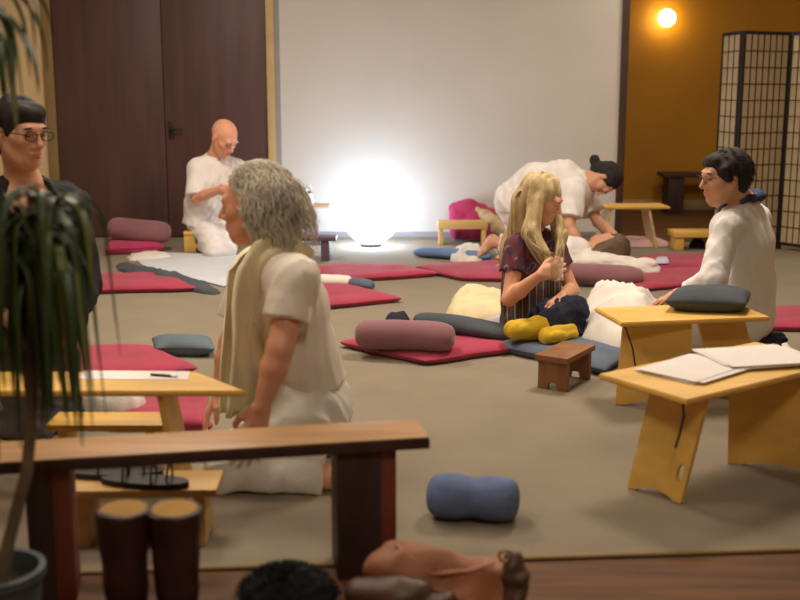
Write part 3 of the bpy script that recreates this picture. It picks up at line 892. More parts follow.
# left table: parallelogram end, paper and pen on it
fr = fl(247, 391, .36); br = fl(196, 371.5, .36)
Lt = 1.05; Wt = br.y - fr.y
skw = (fr.x - br.x) / 2
c3 = Vector(((fr.x + br.x) / 2 - Lt / 2, (fr.y + br.y) / 2, 0))
board_table('low_table', 'yellow low table with slanted end carrying one white sheet and a pen', 'table', c3, 0, Lt, Wt, .36, 'yellow_wood', inset=.17, splay=.05, skew=skw)
q = Q((78, 379.5), (188, 380), (190, 371.8), (84, 371), z=.36)
MB().add([Vector((p.x, p.y, .3606)) for p in q] + [Vector((p.x, p.y, .362)) for p in q], [[3, 2, 1, 0], [4, 5, 6, 7], [0, 1, 5, 4], [1, 2, 6, 5], [2, 3, 7, 6], [3, 0, 4, 7]]).put('paper_sheet', 'paper', label='single white sheet under a pen on the left low table', cat='paper', smooth=False)
p0, p1 = fl(151, 374.5, .366), fl(178, 376.5, .366)
e = empty('pen', p0, 'dark pen lying on the white sheet', 'pen')
MB().tube([p0, p0.lerp(p1, .75)], .0042, 10).put('barrel', 'iron', e)
MB().tube([p0.lerp(p1, .75), p0.lerp(p1, .93), p1], [.0042, .004, .0008], 10).put('tip', 'steel', e)

def kneel_bench(name, label, c, ang, L, W, H, mat, tt=.022, cat='bench', legin=.035, legw=.03, group=None, topmat=None, slope=0.0):
    e = empty(name, (c[0], c[1], 0), label, cat, group); M = rotM(c, ang)
    MB().box((-L / 2, -W / 2, H - tt), (L / 2, W / 2, H), .004, M).put('seat', topmat or mat, e)
    for s in (-1, 1):
        x = s * (L / 2 - legin - legw / 2)
        MB().box((x - legw / 2, -W / 2 * .86, 0.001), (x + legw / 2, W / 2 * .86, H - tt), .003, M).put('leg', mat, e)
    return e
# two low benches by the left table
c = fl(108, 421, .19); kneel_bench('kneeling_bench', 'small yellow kneeling bench beneath the left low table', (c.x, c.y + .03), 0.0, .38, .15, .19, 'yellow_wood')
c = fl(135, 484, .17)
kneel_bench('kneeling_bench', 'small yellow bench with black sandals on it', (c.x + .02, c.y + .03), 0.03, .42, .16, .17, 'yellow_wood_pale', topmat='yellow_wood_pale')
sb = (c.x + .0, c.y + .03)
def sandal(x, y, z, ang, label):
    e = empty('sandal', (x, y, z), label, 'shoe', 'black sandals')
    M = Matrix.Translation((x, y, z)) @ Matrix.Rotation(ang, 4, 'Z')
    out = []
    for i in range(28):
        a = 2 * math.pi * i / 28; xx = math.cos(a) * .125; ww = .038 + .008 * math.cos(a)
        out.append((xx, ww * math.sin(a) * (1 if abs(math.sin(a)) > .2 else 1)))
    v = [M @ Vector((x_, y_, .001)) for x_, y_ in out] + [M @ Vector((x_, y_, .018)) for x_, y_ in out]; n = 28
    MB().add(v, [list(range(n))[::-1], list(range(n, 2 * n))] + [[i, (i + 1) % n, (i + 1) % n + n, i + n] for i in range(n)]).put('sole', 'sandal', e)
    for xx in (-.06, .02, .065):
        MB().tube([M @ Vector((xx + .012 * (t), .04 * math.cos(math.pi * t), .016 + .045 * math.sin(math.pi * t))) for t in [i / 8 for i in range(9)]], .006, 6, flat=.5).put('strap', 'sandal', e)
sandal(sb[0] - .06, sb[1] + .03, .17, .1, 'black strappy sandal on the small bench')
sandal(sb[0] + .03, sb[1] - .04, .17, -.12, 'black strappy sandal on the small bench')

# big front bench: worn pale top on a dark body and dark board legs with reddish sides
FB = .37
k_r = fl(430, 437, FB); k_l = fl(-60, 466, FB)
d = (k_r - k_l); d.z = 0; Lf = d.length; ang = math.atan2(d.y, d.x)
nrmv = Vector((-math.sin(ang), math.cos(ang), 0))
bw = .165
cf = (k_r + k_l) / 2 + nrmv * bw / 2
e = empty('bench', (cf.x, cf.y, -.012), 'long dark wooden bench with a worn pale top in front of the boots', 'bench')
M = rotM(cf, ang)
MB().box((-Lf / 2, -bw / 2, FB - .032), (Lf / 2, bw / 2, FB - .003), .003, M).put('seat_board', 'dark_wood', e)
MB().box((-Lf / 2 + .002, -bw / 2 + .002, FB - .003), (Lf / 2 - .002, bw / 2 - .002, FB), .001, M).put('seat_surface', 'worn_wood', e)
def local_x(px, py, z): 
    p = fl(px, py, z); return (p - k_l).dot(d.normalized()) - Lf / 2
for (pa, pb) in (((338, 560), (383, 560)), ((30, 570), (57, 570))):
    # leg faces the room obliquely: dark face towards the bench front, reddish end grain to the right
    zz = .12
    ra, rb = ray(*pa), ray(*pb)
    def hitfront(r):
        # plane of the bench front face
        pn_ = -nrmv; p0_ = k_l + nrmv * .02
        t = (p0_ - Vector((0, 0, CAMH))).dot(pn_) / r.dot(pn_)
        return Vector((0, 0, CAMH)) + r * t
    pc_ = (397, 560) if pa[0] > 300 else (75, 570); rc = ray(*pc_)
    xc = (hitfront(rc) - k_l).dot(d.normalized()) - Lf / 2
    xa = (hitfront(ra) - k_l).dot(d.normalized()) - Lf / 2; xb = (hitfront(rb) - k_l).dot(d.normalized()) - Lf / 2
    lg = MB().box((xa, -bw / 2 + .02, -.012), (xb - .004, bw / 2 - .015, FB - .032), .003, M).put('leg', 'dark_wood', e)
    MB().box((xb - .004, -bw / 2 + .028, -.012), (xc, bw / 2 - .022, FB - .032), .002, M).put('leg_facing', 'mahogany', lg)

# stool by the blonde person
s0 = fl(563, 389); 
c = Vector((s0.x + .02, s0.y + .09, 0))
e = empty('stool', (c.x, c.y, 0), 'small brown wooden stool on the carpet near the yellow socks', 'stool')
a_ = math.radians(58); M = rotM((c.x, c.y), a_)
MB().box((-.15, -.075, .125), (.15, .075, .15), .004, M).put('seat', 'brown_wood', e)
for s in (-1, 1):
    x = s * .118
    LM = M @ Matrix.Translation((x, 0, .0)) @ Matrix.Rotation(math.pi / 2, 4, 'Z')
    out = [(-.066, .001), (-.024, .001), (-.018, .03), (.018, .03), (.024, .001), (.066, .001), (.066, .125), (-.066, .125)]
    MB().prism(out, [], LM, .024).put('leg', 'brown_wood', e)
MB().box((-.105, -.012, .085), (.105, .012, .124), .003, M).put('stretcher', 'brown_wood', e)

# far benches and tables
c = fl(640, 246)
board_table('low_table', 'pale low table with one slanted leg showing beside the recess', 'table', (c.x - .12, 8.72), .06, .62, .28, .33, 'yellow_wood', 'pine', inset=.16, splay=.07)
c = fl(692, 250)
kneel_bench('kneeling_bench', 'small yellow bench behind the person in glasses', (c.x + .02, c.y + .05), .05, .36, .20, .15, 'yellow_wood', tt=.045, legin=.02, legw=.06)
crumple('black_bag', Q((688, 249), (712, 249), (712, 245), (688, 245)), .1, 'black_cloth', seed=8, n=16, label='black cloth bundle under the small yellow bench', cat='bag')
c = at(695, 213, 11.15)
kneel_bench('dark_bench', 'dark wooden bench against the ochre recess wall', (c.x + .06, 11.2), 0, .84, .3, .41, 'dark_wood', tt=.04, legin=.06, legw=.16)
for o_ in bpy.data.objects['dark_bench'].children: pass
bpy.data.objects['dark_bench'].location.z = -.012
c = fl(462, 244)
kneel_bench('kneeling_bench', 'small pale yellow bench before the magenta cushion at the white wall', (c.x, c.y), .02, .40, .15, .19, 'yellow_wood_pale', tt=.06, legin=.01, legw=.035)
c = fl(312, 261)
kneel_bench('dark_stool', 'small dark plum bench on the carpet near the globe lamp', (c.x, c.y + .05), -.03, .36, .16, .18, 'plum_wood', tt=.03, legin=.05, legw=.06)
# altar table with vase, flowers, candle
tz = .32
c = at(300, 203, 8.85)
board_table('low_table', 'narrow low table with plum legs carrying a small vase of flowers', 'table', (c.x - .02, 8.85), 0.02, .52, .22, tz, 'pine', 'plum_wood', inset=.16, splay=.08)
p = at(300, 205, 8.83); vx, vy = p.x, 8.83
e = empty('flower_vase', (vx, vy, tz), 'small dark vase of sprigs on the narrow low table', 'vase')
MB().lathe([(.02, .001), (.032, .02), (.03, .05), (.018, .07), (.022, .08)], (vx, vy, tz), 16).put('vase', 'plum_wood', e, smooth=True)
rnd = random.Random(2)
for i in range(9):
    a = rnd.uniform(0, 6.28); rr = rnd.uniform(.02, .09); hh = rnd.uniform(.1, .17)
    tip = Vector((vx + rr * math.cos(a), vy + rr * math.sin(a), tz + hh))
    st = MB().tube([(vx, vy, tz + .06), (vx + rr * .3 * math.cos(a), vy + rr * .3 * math.sin(a), tz + .06 + hh * .4), tip], .0025, 5).put('sprig', 'leaf', e)
    MB().sphere(tip, (.016, .016, .012), 8, 6).put('blossom', 'white_cloth' if i % 2 else 'slate_cloth', st)
p = at(311, 203, 8.8)
e = empty('candle', (p.x, 8.8, tz), 'small white candle beside the vase of sprigs', 'candle')
MB().lathe([(.02, .001), (.02, .06), (.005, .061)], (p.x, 8.8, tz), 14).put('wax', 'paper', e)
MB().sphere((p.x, 8.8, tz + .078), (.006, .006, .014), 8, 8).put('flame', 'candle_glow', e)
c = fl(309, 240)
e = empty('tealight', (c.x, c.y, 0), 'tiny bright tealight on the carpet below the narrow table', 'candle')
MB().lathe([(.03, .001), (.03, .025), (.025, .026), (.024, .015)], (c.x, c.y, 0), 14).put('cup', 'paper', e)
MB().sphere((c.x, c.y, .042), (.01, .01, .016), 8, 8).put('flame', 'candle_glow', e)

# ================================================================== MATS, CUSHIONS, BLANKETS
RM = 'crimson mats on the carpet'
pillow('floor_mat', Q((88, 295), (200, 292), (165, 277), (88, 279)), .048, 'red_cloth', seed=1, label='crimson floor mat with a charcoal blanket along its back edge', cat='mat', group=RM)
pillow('sheet', Q((142, 266), (226, 288), (246, 256), (128, 252)), .012, 'bluewhite_cloth', seed=2, p=12, wr=.003, label='pale bluish white sheet spread on the carpet behind a charcoal blanket', cat='sheet')
crumple('blanket', Q((112, 270), (214, 298), (224, 291), (120, 262)), .07, 'charcoal_cloth', seed=3, label='charcoal blanket strip lying between crimson mat and white sheet', cat='blanket', z0=.0)
# folded pile with bolster at the door
c = [fl(104, 256), fl(166, 253), fl(160, 246), fl(106, 248)]
pillow('folded_mat', c, .09, 'magenta_cloth', seed=5, p=5, label='folded dark crimson mat under a mauve bolster by the door', cat='mat')
bc = fl(135, 252); rr = .105
bolster('bolster', [at(108, 227, bc.y + .05), at(138, 231, bc.y + .05), at(171, 233, bc.y + .05)], .105, 'mauve_cloth', .85, 1, endp=5, label='mauve bolster on the folded crimson mat by the door', cat='bolster')
crumple('cloth', Q((125, 262), (176, 259), (170, 254), (128, 255)), .05, 'white_cloth', seed=6, n=20, label='white cloth crumpled before the folded mat by the door', cat='cloth')
# centre rear
pillow('floor_mat', Q((330, 285), (440, 277), (398, 268), (314, 270)), .048, 'red_cloth', seed=7, label='crimson floor mat in front of the globe lamp', cat='mat', group=RM)
e = empty('rolled_towel', fl(340, 291), 'white rolled towel with a slate blue end between two crimson mats', 'towel')
a0, a1, a2 = fl(300, 287), fl(352, 289), fl(374, 291)
bolster('towel', [a0 + Vector((0, 0, .05)), a1 + Vector((0, 0, .045))], .055, 'white_cloth', .7, 3, endp=8, parent=e)
bolster('towel_end', [a1 + Vector((-.02, 0, .045)), a2 + Vector((0, 0, .03))], .05, 'slate_cloth', .7, 4, endp=3, parent=e)
pillow('floor_mat', Q((322, 311), (404, 303), (346, 289), (300, 291)), .048, 'red_cloth', seed=8, label='crimson floor mat beside the white rolled towel', cat='mat', group=RM)
pillow('floor_mat', Q((462, 282), (552, 283), (530, 262), (412, 270)), .048, 'red_cloth', seed=9, label='crimson floor mat in front of the bare foot', cat='mat', group=RM)
bolster('blanket', [fl(414, 256) + Vector((0, 0, .035)), fl(452, 259) + Vector((0, 0, .04)), fl(492, 262) + Vector((0, 0, .04))], .075, 'blue_cloth', .5, 5, endp=4, wr=.008, label='rolled pale blue blanket behind a crimson mat', cat='blanket')
# big mat with bolsters
bm_q = Q((424, 367), (540, 351), (450, 332), (336, 347))
pillow('floor_mat', bm_q, .05, 'red_cloth', seed=10, label='large crimson floor mat under the mauve and charcoal bolsters', cat='mat', group=RM)
bolster('bolster', [at(355, 334, 5.06), at(405, 335, 5.02), at(455, 338, 4.96)], .077, 'mauve_cloth', .9, 2, endp=6, label='mauve bolster lying on the large crimson mat', cat='bolster')
bolster('bolster', [at(414, 320, 5.45), at(460, 325, 5.36), at(516, 336, 5.2)], .075, 'charcoal_cloth', .62, 3, endp=4, wr=.008, label='charcoal bolster lying behind the mauve one on crimson mat', cat='bolster')
crumple('cloth', Q((380, 340), (414, 338), (412, 329), (384, 330)), .20, 'navy_cloth', seed=11, n=18, label='small black garment heaped behind the mauve bolster', cat='clothing', z0=.0)
crumple('blanket', Q((440, 330), (512, 328), (510, 302), (452, 303)), .15, 'cream_cloth', seed=12, freq=6, label='cream blanket heaped beside the blonde person', cat='blanket')
crumple('sheet', Q((478, 338), (534, 338), (530, 322), (478, 322)), .06, 'lilac_cloth', seed=13, n=20, label='pale lilac sheet crumpled under the cream blanket edge', cat='sheet')
pillow('floor_mat', Q((494, 352), (606, 378), (636, 352), (522, 326)), .06, 'slate_cloth', seed=14, label='slate grey mat that the blonde person sits on', cat='mat')
# white heap in front of the blonde person
crumple('blanket', Q((570, 354), (668, 360), (668, 316), (582, 311)), .25, 'white_cloth', seed=15, n=44, freq=3.6, peak=(.3, .5), base=.6, label='large white blanket heaped between slate mat and yellow table', cat='blanket')
# lying place
pillow('floor_mat', Q((630, 293), (730, 286), (708, 271), (638, 274)), .048, 'red_cloth', seed=16, label='crimson floor mat at the end of a mauve bolster', cat='mat', group=RM)
pillow('floor_mat', Q((636, 272), (716, 271), (712, 258), (640, 259)), .048, 'red_cloth', seed=17, label='crimson floor mat behind the lilac folded cloth', cat='mat', group=RM)
bolster('bolster', [at(556, 272, 6.95), at(600, 275, 6.92), at(644, 277, 6.88)], .082, 'mauve_cloth', .85, 6, endp=4, label='mauve bolster in front of the white blanket of the lying person', cat='bolster')
crumple('cloth', Q((654, 271), (670, 271), (668, 265), (655, 266)), .03, 'lilac_cloth', seed=18, n=14, label='small lilac cloth between two crimson mats', cat='cloth', z0=.05)
crumple('cloth', Q((608, 247), (672, 247), (664, 238), (604, 238)), .05, 'pink_cloth', seed=19, n=26, label='pinkish white cloth spread under the pale low table', cat='cloth')
# right person's place
pillow('floor_mat', Q((764, 332), (850, 334), (850, 312), (770, 311)), .048, 'red_cloth', seed=20, label='crimson floor mat behind the person in glasses', cat='mat', group=RM)
crumple('cloth', Q((752, 356), (795, 358), (788, 342), (752, 342)), .04, 'white_cloth', seed=21, n=20, label='white cloth lying beside navy socks', cat='cloth')
# left
pillow('floor_mat', Q((40, 387), (200, 374), (146, 350), (40, 353)), .048, 'red_cloth', seed=22, label='crimson floor mat behind the left yellow table', cat='mat', group=RM)
cq = Q((158, 358), (216, 358), (210, 346), (150, 347))
pillow('cushion', cq, .085, 'slate_cushion', seed=23, p=2.4, q=.5, label='slate grey cushion at the edge of a crimson mat', cat='cushion')
pillow('floor_mat', Q((108, 432), (214, 434), (204, 397), (112, 396)), .048, 'red_cloth', seed=24, wr=.012, label='crimson mat beneath the left yellow table', cat='mat', group=RM)
crumple('cloth', Q((66, 425), (146, 425), (142, 404), (70, 404)), .13, 'white_cloth', seed=25, n=24, label='white cloth bunched on crimson mat under the left table', cat='cloth', z0=.05)
# against the white wall
e0 = at(452, 232, 9.0); e1 = at(492, 232, 9.0)
qd = []
m = Vol()
for i in range(6):
    x = e0.x + .03 + (e1.x - e0.x - .02) * i / 5
    m.cone((x, 9.03, .07), (x + .03 * i / 5, 9.12, .30 - .05 * abs(i - 1.5) * .6), .05, .045, .06)
m.put('cushion', 'magenta_cloth', None, .010, (.006, 30, 3), label='magenta cushion propped against the white wall', cat='cushion')
V = Vol()
V.cone(at(478, 212, 9.08), at(508, 232, 8.92), .035, .05, .05); V.cone(at(482, 224, 9.1), at(512, 240, 8.95), .05, .05, .05); V.cone(at(490, 220, 9.1), at(512, 230, 9.05), .07, .07, .05)
V.clip((0, 0, .002), (0, 0, -1))
V.put('blanket', 'sand_cloth', None, .01, (.008, 60, 4), label='sand coloured blanket heaped beside the magenta cushion', cat='blanket')
crumple('cloth', Q((446, 262), (486, 264), (484, 252), (456, 250)), .15, 'white_cloth', seed=27, n=30, label='white cloth heaped around the bare foot', cat='cloth')

# ================================================================== FOREGROUND
c = fl(474, 527)
bolster('cushion_roll', [Vector((c.x - .136, c.y + .085, .066)), Vector((c.x, c.y + .07, .064)), Vector((c.x + .136, c.y + .045, .066))], .078, 'denim_cloth', .85, 8, endp=5, dent=.13, wr=.004, label='short denim blue bolster alone on the beige carpet', cat='bolster')

def boot(x, y, ang, label):
    e = empty('boot', (x, y, -.012), label, 'shoe', 'dark leather boots')
    M = Matrix.Translation((x, y, -.012)) @ Matrix.Rotation(ang, 4, 'Z')
    V = Vol()
    P = lambda a, b, c_: M @ Vector((a, b, c_))
    V.cone(P(0, 0, .05), P(0, 0, .15), .042, .046, .02); V.cone(P(0, 0, .15), P(-.004, 0, .325), .046, .058, .02, 1)
    V.cone(P(-.02, 0, .04), P(.10, 0, .04), .036, .034, .03); V.cone(P(.1, 0, .035), P(.16, 0, .03), .034, .026, .03)
    V.cone(P(-.004, 0, .30), P(-.004, 0, .40), .047, .049, .004, 0, True)
    V.clip(P(0, 0, .012), (0, 0, -1))
    V.put('upper', 'boot_leather', e, .005, (.003, 40, 5))
    MB().lathe([(.05, .315), (.061, .318), (.061, .327), (.05, .330)], P(-.004, 0, 0), 24, caps=False).put('cuff', 'boot_leather', e)
    MB().lathe([(.005, .304), (.044, .305), (.0475, .309), (.048, .328), (.051, .330)], P(-.004, 0, 0), 24).put('lining', 'boot_lining', e)
    out = []
    for i in range(28):
        a = 2 * math.pi * i / 28; out.append((.062 + math.cos(a) * .125, math.sin(a) * (.037 + .006 * math.cos(a))))
    v = [P(a, b, 0) for a, b in out] + [P(a, b, .014) for a, b in out]; n = 28
    MB().add(v, [list(range(n))[::-1], list(range(n, 2 * n))] + [[i, (i + 1) % n, (i + 1) % n + n, i + n] for i in range(n)]).put('sole', 'iron', e)
b0 = fl(126, 512, .31); b1 = fl(172, 512, .31)
boot(b0.x - .006, b0.y, -1.35, 'tall dark red-brown leather boot standing under the bench')
boot(b1.x + .004, b1.y, -1.75, 'tall dark red-brown leather boot standing under the bench')

# black fluffy hat on the floor
c = fl(288, 618); zt = 0
V = Vol(); V.cone((c.x - .05, c.y, .05), (c.x + .05, c.y, .05), .062, .065, .03); V.cone((c.x, c.y, .06), (c.x + .03, c.y, .09), .05, .04, .03); V.clip((0, 0, -.011), (0, 0, -1))
e = empty('fur_hat', (c.x, c.y, -.012), 'black fluffy fur hat lying on the wooden floor', 'hat')
V.put('fur_body', 'black_fur', e, .006, (.003, 80, 2, (1, 1, 1)))
rnd = random.Random(4); L = []
for i in range(1100):
    a = rnd.uniform(0, 6.28); b = rnd.uniform(.05, 1.5)
    n_ = Vector((math.cos(a) * math.cos(b), math.sin(a) * math.cos(b), math.sin(b)))
    p = Vector((c.x + n_.x * .110, c.y + n_.y * .064, .05 + n_.z * .075))
    n2 = (n_ + Vector((rnd.uniform(-.6, .6), rnd.uniform(-.6, .6), rnd.uniform(-.4, .6)))).normalized()
    L.append([p, p + n2 * .012, p + n2 * .024 + Vector((0, 0, -.004))])
strands('fur', 'black_fur', e, L, .0014, 4)

# leather bag
e0 = fl(448, 596)
e = empty('handbag', (e0.x, e0.y, -.012), 'slouched tan and brown leather bag on the wooden floor', 'bag')
yb_ = 2.44
BP = lambda px, py, dy=0.0: at(px, py, yb_ + dy)
V = Vol()
V.chain([BP(382, 566), BP(420, 570, .0), BP(470, 582, -.02), BP(500, 582)], [.055, .062, .055, .05], .04)
V.chain([BP(392, 552, .04), BP(430, 570, .05), BP(480, 576, .03), BP(505, 566, .02)], [.035, .04, .045, .034], .03)
V.chain([BP(390, 600), BP(440, 606), BP(500, 604)], [.06, .07, .06], .04)
V.clip((0, 0, -.010), (0, 0, -1))
V.put('bag_body', 'tan_leather', e, .005, (.008, 40, 9, (.7, .6, 1)))
V = Vol(); V.chain([BP(360, 596, -.05), BP(400, 600, -.075), BP(440, 605, -.085)], [.03, .04, .035], .03); V.clip((0, 0, -.010), (0, 0, -1))
V.put('flap', 'brown_leather', e, .006, (.006, 40, 4, (1, 1, 1)))
V = Vol(); V.chain([BP(512, 560, -.01), BP(516, 575, -.02), BP(512, 598, -.03)], [.018, .026, .024], .02); V.clip((0, 0, -.010), (0, 0, -1))
V.put('side_strap', 'brown_leather', e, .005, (.004, 60, 4, (1, 1, 1)))
p = BP(505, 556, -.03); MB().tube([p + Vector((.014 * math.cos(a), 0, .014 * math.sin(a))) for a in [i * math.pi / 8 for i in range(17)]], .0035, 6).put('buckle', 'brass', e)
MB().tube([BP(396, 545, .0), BP(410, 556, -.03), BP(432, 574, -.05), BP(470, 570, -.05), BP(495, 562, -.04)], .007, 8, flat=.5).put('seam_strap', 'tan_leather', e)

# bag of dark cloth with a white trim at the right edge
c = fl(820, 492)
crumple('bag', [c + Vector(q) for q in ((-.045, -.06, 0), (.2, -.06, 0), (.2, .12, 0), (-.045, .12, 0))], .16, 'black_cloth', seed=31, n=24, base=.6, label='dark cloth bag on the carpet beside the near yellow table', cat='bag')

# ================================================================== PLANT
pc = fl(-4, 574, .2); PX, PY = pc.x, pc.y
e = empty('potted_plant', (PX, PY, -.012), 'tall potted dragon tree with drooping strap leaves in a grey pot', 'plant')
pot = MB().lathe([(.07, -.012), (.08, .0), (.098, .19), (.106, .195), (.106, .215), (.092, .215), (.088, .17)], (PX, PY, 0), 32).put('pot', 'pot', e)
MB().lathe([(.02, .172), (.089, .171), (.089, .165), (.02, .16)], (PX, PY, 0), 24).put('soil', 'soil', e)
k1 = at(9, 540, PY); k2 = at(27, 470, PY + .02); k3 = at(33, 400, PY + .03); k4 = at(34, 300, PY + .05); k5 = at(33, 196, PY + .05)
MB().tube([(PX + .005, PY, .16), k1, k2, k3, k4, k5], [.016, .014, .013, .013, .013, .012], 10).put('trunk', 'stem', e)
MB().tube([k3, at(10, 300, PY + .1), at(-25, 150, PY + .12), at(-45, 30, PY + .1), at(-45, -10, PY + .1)], [.012, .011, .011, .010, .009], 10).put('trunk', 'stem', e)
def leaf(base, az, length, width, rise, droop, mat):
    v = []; f = []; n = 10
    dr = Vector((math.cos(az), math.sin(az), 0)); sd = Vector((-math.sin(az), math.cos(az), 0))
    p = Vector(base); ang = rise
    for i in range(n + 1):
        t = i / n
        wd = width * (math.sin(math.pi * min(1, t * .9 + .1)) ** .6) * (1 - t * .55) + .0008
        tang = dr * math.cos(ang) + Vector((0, 0, math.sin(ang)))
        up = -dr * math.sin(ang) + Vector((0, 0, math.cos(ang)))
        v += [p - sd * wd + up * wd * .35, p, p + sd * wd + up * wd * .35]
        v += [p - sd * wd * .9 + up * (wd * .3 - .0014), p - up * .0016, p + sd * wd * .9 + up * (wd * .3 - .0014)]
        p = p + tang * (length / n)
        ang = max(-1.5, ang - droop * (1 - .5 * t) / n)
    for i in range(n):
        a = i * 6; b = a + 6
        f += [[a, a + 1, b + 1, b], [a + 1, a + 2, b + 2, b + 1], [a + 4, a + 3, b + 3, b + 4], [a + 5, a + 4, b + 4, b + 5], [a + 3, a, b, b + 3], [a + 2, a + 5, b + 5, b + 2]]
    f += [[0, 3, 4, 1], [1, 4, 5, 2]]; a = n * 6; f += [[a, a + 1, a + 4, a + 3], [a + 1, a + 2, a + 5, a + 4]]
    MB().add(v, f).put('leaf', mat, e, smooth=True)
rnd = random.Random(11)
for i in range(120):
    t = rnd.random()
    base = k5.lerp(k4, t * .7) + Vector((rnd.uniform(-.07, .055), rnd.uniform(-.05, .05), 0))
    az = rnd.uniform(0, 6.28)
    leaf(base, az, rnd.uniform(.26, .46), rnd.uniform(.008, .014), rnd.uniform(-.4, 1.0) - t * .4, rnd.uniform(4.5, 8.5), 'leaf' if rnd.random() < .75 else 'leaf_pale')
top = at(-45, -10, PY + .1)
for i in range(26):
    az = rnd.uniform(-1.3, .9) if i % 2 else rnd.uniform(0, 6.28)
    leaf(top + Vector((0, 0, rnd.uniform(-.06, .05))), az, rnd.uniform(.20, .33), rnd.uniform(.016, .026), rnd.uniform(-.3, .6), rnd.uniform(2.2, 3.6), 'leaf' if rnd.random() < .6 else 'leaf_pale')

# ================================================================== PEOPLE
def V3(*a): return Vector(a)
def cap_points(hd, n, rnd, zmin=-.02, face_cut=.055):
    """scalp points with normals in head space"""
    out = []
    while len(out) < n:
        a = rnd.uniform(0, 6.283); z = rnd.uniform(-.6, 1)
        r = math.sqrt(1 - z * z); nx, ny, nz = r * math.cos(a), r * math.sin(a), z
        x, y, zz = -.012 + nx * .102, ny * .081, .032 + nz * .092
        if x > face_cut + .02 and zz < .085: continue
        if x > .02 and zz < .045: continue
        if zz < zmin and x > -.02: continue
        out.append((Vector((x, y, zz)), Vector((nx, ny, nz))))
    return out

def fuzz(hd, mat, parent, n, ln, off=1.07, seed=1, face=.03, r=.0017):
    rnd = random.Random(seed); L = []
    for (p, nn) in cap_points(hd, n, rnd, -.03, face):
        d = (Vector((-.9, nn.y * .5, -.25)) + nn * .35).normalized(); q = Vector(p) * off; line = []
        for i in range(5):
            line.append(hd.p(*q)); d = (d + Vector((0, 0, -.22))).normalized(); q = q + d * ln * rnd.uniform(.7, 1.3) / 4
            e_ = math.sqrt(((q.x + .02) / .100) ** 2 + (q.y / .085) ** 2 + ((q.z - .036) / .094) ** 2)
            if e_ < 1: q = Vector((-.02, 0, .036)) + (q - Vector((-.02, 0, .036))) / e_
        L.append(line)
    strands('hair_locks', mat, parent, L, r, 4)

# ---- grey-haired person kneeling in front
hd = Head(at(254, 207, 3.5), (-.97, .20, -.06))
J = dict(neck=at(281, 258, 3.49), chest=at(284, 305, 3.48), belly=at(294, 352, 3.48), pelvis=at(308, 402, 3.50),
         sho_n=at(296, 280, 3.30), sho_f=at(252, 279, 3.67), elb_n=at(280, 348, 3.22), elb_f=at(231, 342, 3.70),
         wri_n=at(262, 405, 3.20), wri_f=at(220, 390, 3.66),
         hip_n=at(311, 418, 3.40), hip_f=at(311, 410, 3.60), kne_n=at(232, 472, 3.33), kne_f=at(238, 454, 3.62),
         ank_n=at(328, 478, 3.32), ank_f=at(332, 458, 3.64), toe_n=at(358, 480, 3.30), toe_f=at(356, 459, 3.66))
J['hand_n'] = ((-.25, -.1, -.9), (-.3, .9, 0), .25, -1)
J['hand_f'] = ((-.45, -.1, -.85), (.5, 0, -.8), .35, 1)
b0 = J['pelvis']; base = (b0.x, b0.y, 0)
P1 = person('person with grey curly hair in white kneeling with a long cream scarf', J, hd, base, 'skin_ruddy', 1.0, .0055, 'hair_grey')
top_volume(J, .020, .62, hem=J['pelvis'] + V3(.0, 0, .05), flare=-.008).put('shirt', 'tee_white', P1, .0065, (0.0030, 54, 3))
V = trouser_volume(J, .024, waist=.35); V.cone(J['pelvis'] + V3(.025, -.06, .0), J['pelvis'] + V3(.025, .06, .0), .105, .105, .05); V.clip((0, 0, .003), (0, 0, -1)); V.put('trousers', 'trouser_white', P1, .0065, (0.0045, 40, 6, (1, 1, 1)))
# hair: soft mass plus curling locks
V = Vol()
hd._e(V, (-.034, 0, .040), (.100, .088, .090), .03)
hd._e(V, (-.062, 0, -.02), (.072, .088, .10), .04)
hd._e(V, (-.035, .064, -.02), (.045, .035, .085), .03); hd._e(V, (-.035, -.064, -.02), (.045, .035, .085), .03)
V.cone(hd.p(-.085, 0, -.06), hd.p(-.105, 0, -.13), .06, .04, .04)
V.put('hair', 'hair_grey', P1, .005, (.005, 110, 5, (1, 1, .6)))
rnd = random.Random(3); L = []
for (p, n) in cap_points(hd, 1500, rnd, -.07, .01):
    q = Vector(p); line = []; ph = rnd.uniform(0, 6.28); amp = rnd.uniform(.004, .009); ln = rnd.uniform(.05, .13)
    d = Vector((n.x, n.y, max(n.z, .1) * .4)) * .5 + Vector((-.8, 0, 0)); d.normalize()
    for i in range(9):
        t = i / 8
        q2 = q + Vector((math.sin(ph + t * 9), math.cos(ph + t * 9), math.sin(ph * 2 + t * 7))) * amp
        line.append(hd.p(*(q2 * 1.06)))
        d = (d + Vector((-.10, n.y * .10, -.38))).normalized()
        q = q + d * ln / 8
        r = math.sqrt(((q.x + .025) / .106) ** 2 + (q.y / .094) ** 2 + ((q.z - .02) / .115) ** 2)
        if r < 1 and q.z > -.08: q = Vector((-.025, 0, .02)) + (q - Vector((-.025, 0, .02))) / r
    L.append(line)
strands('hair_locks', 'hair_grey', P1, L, .0017, 4)
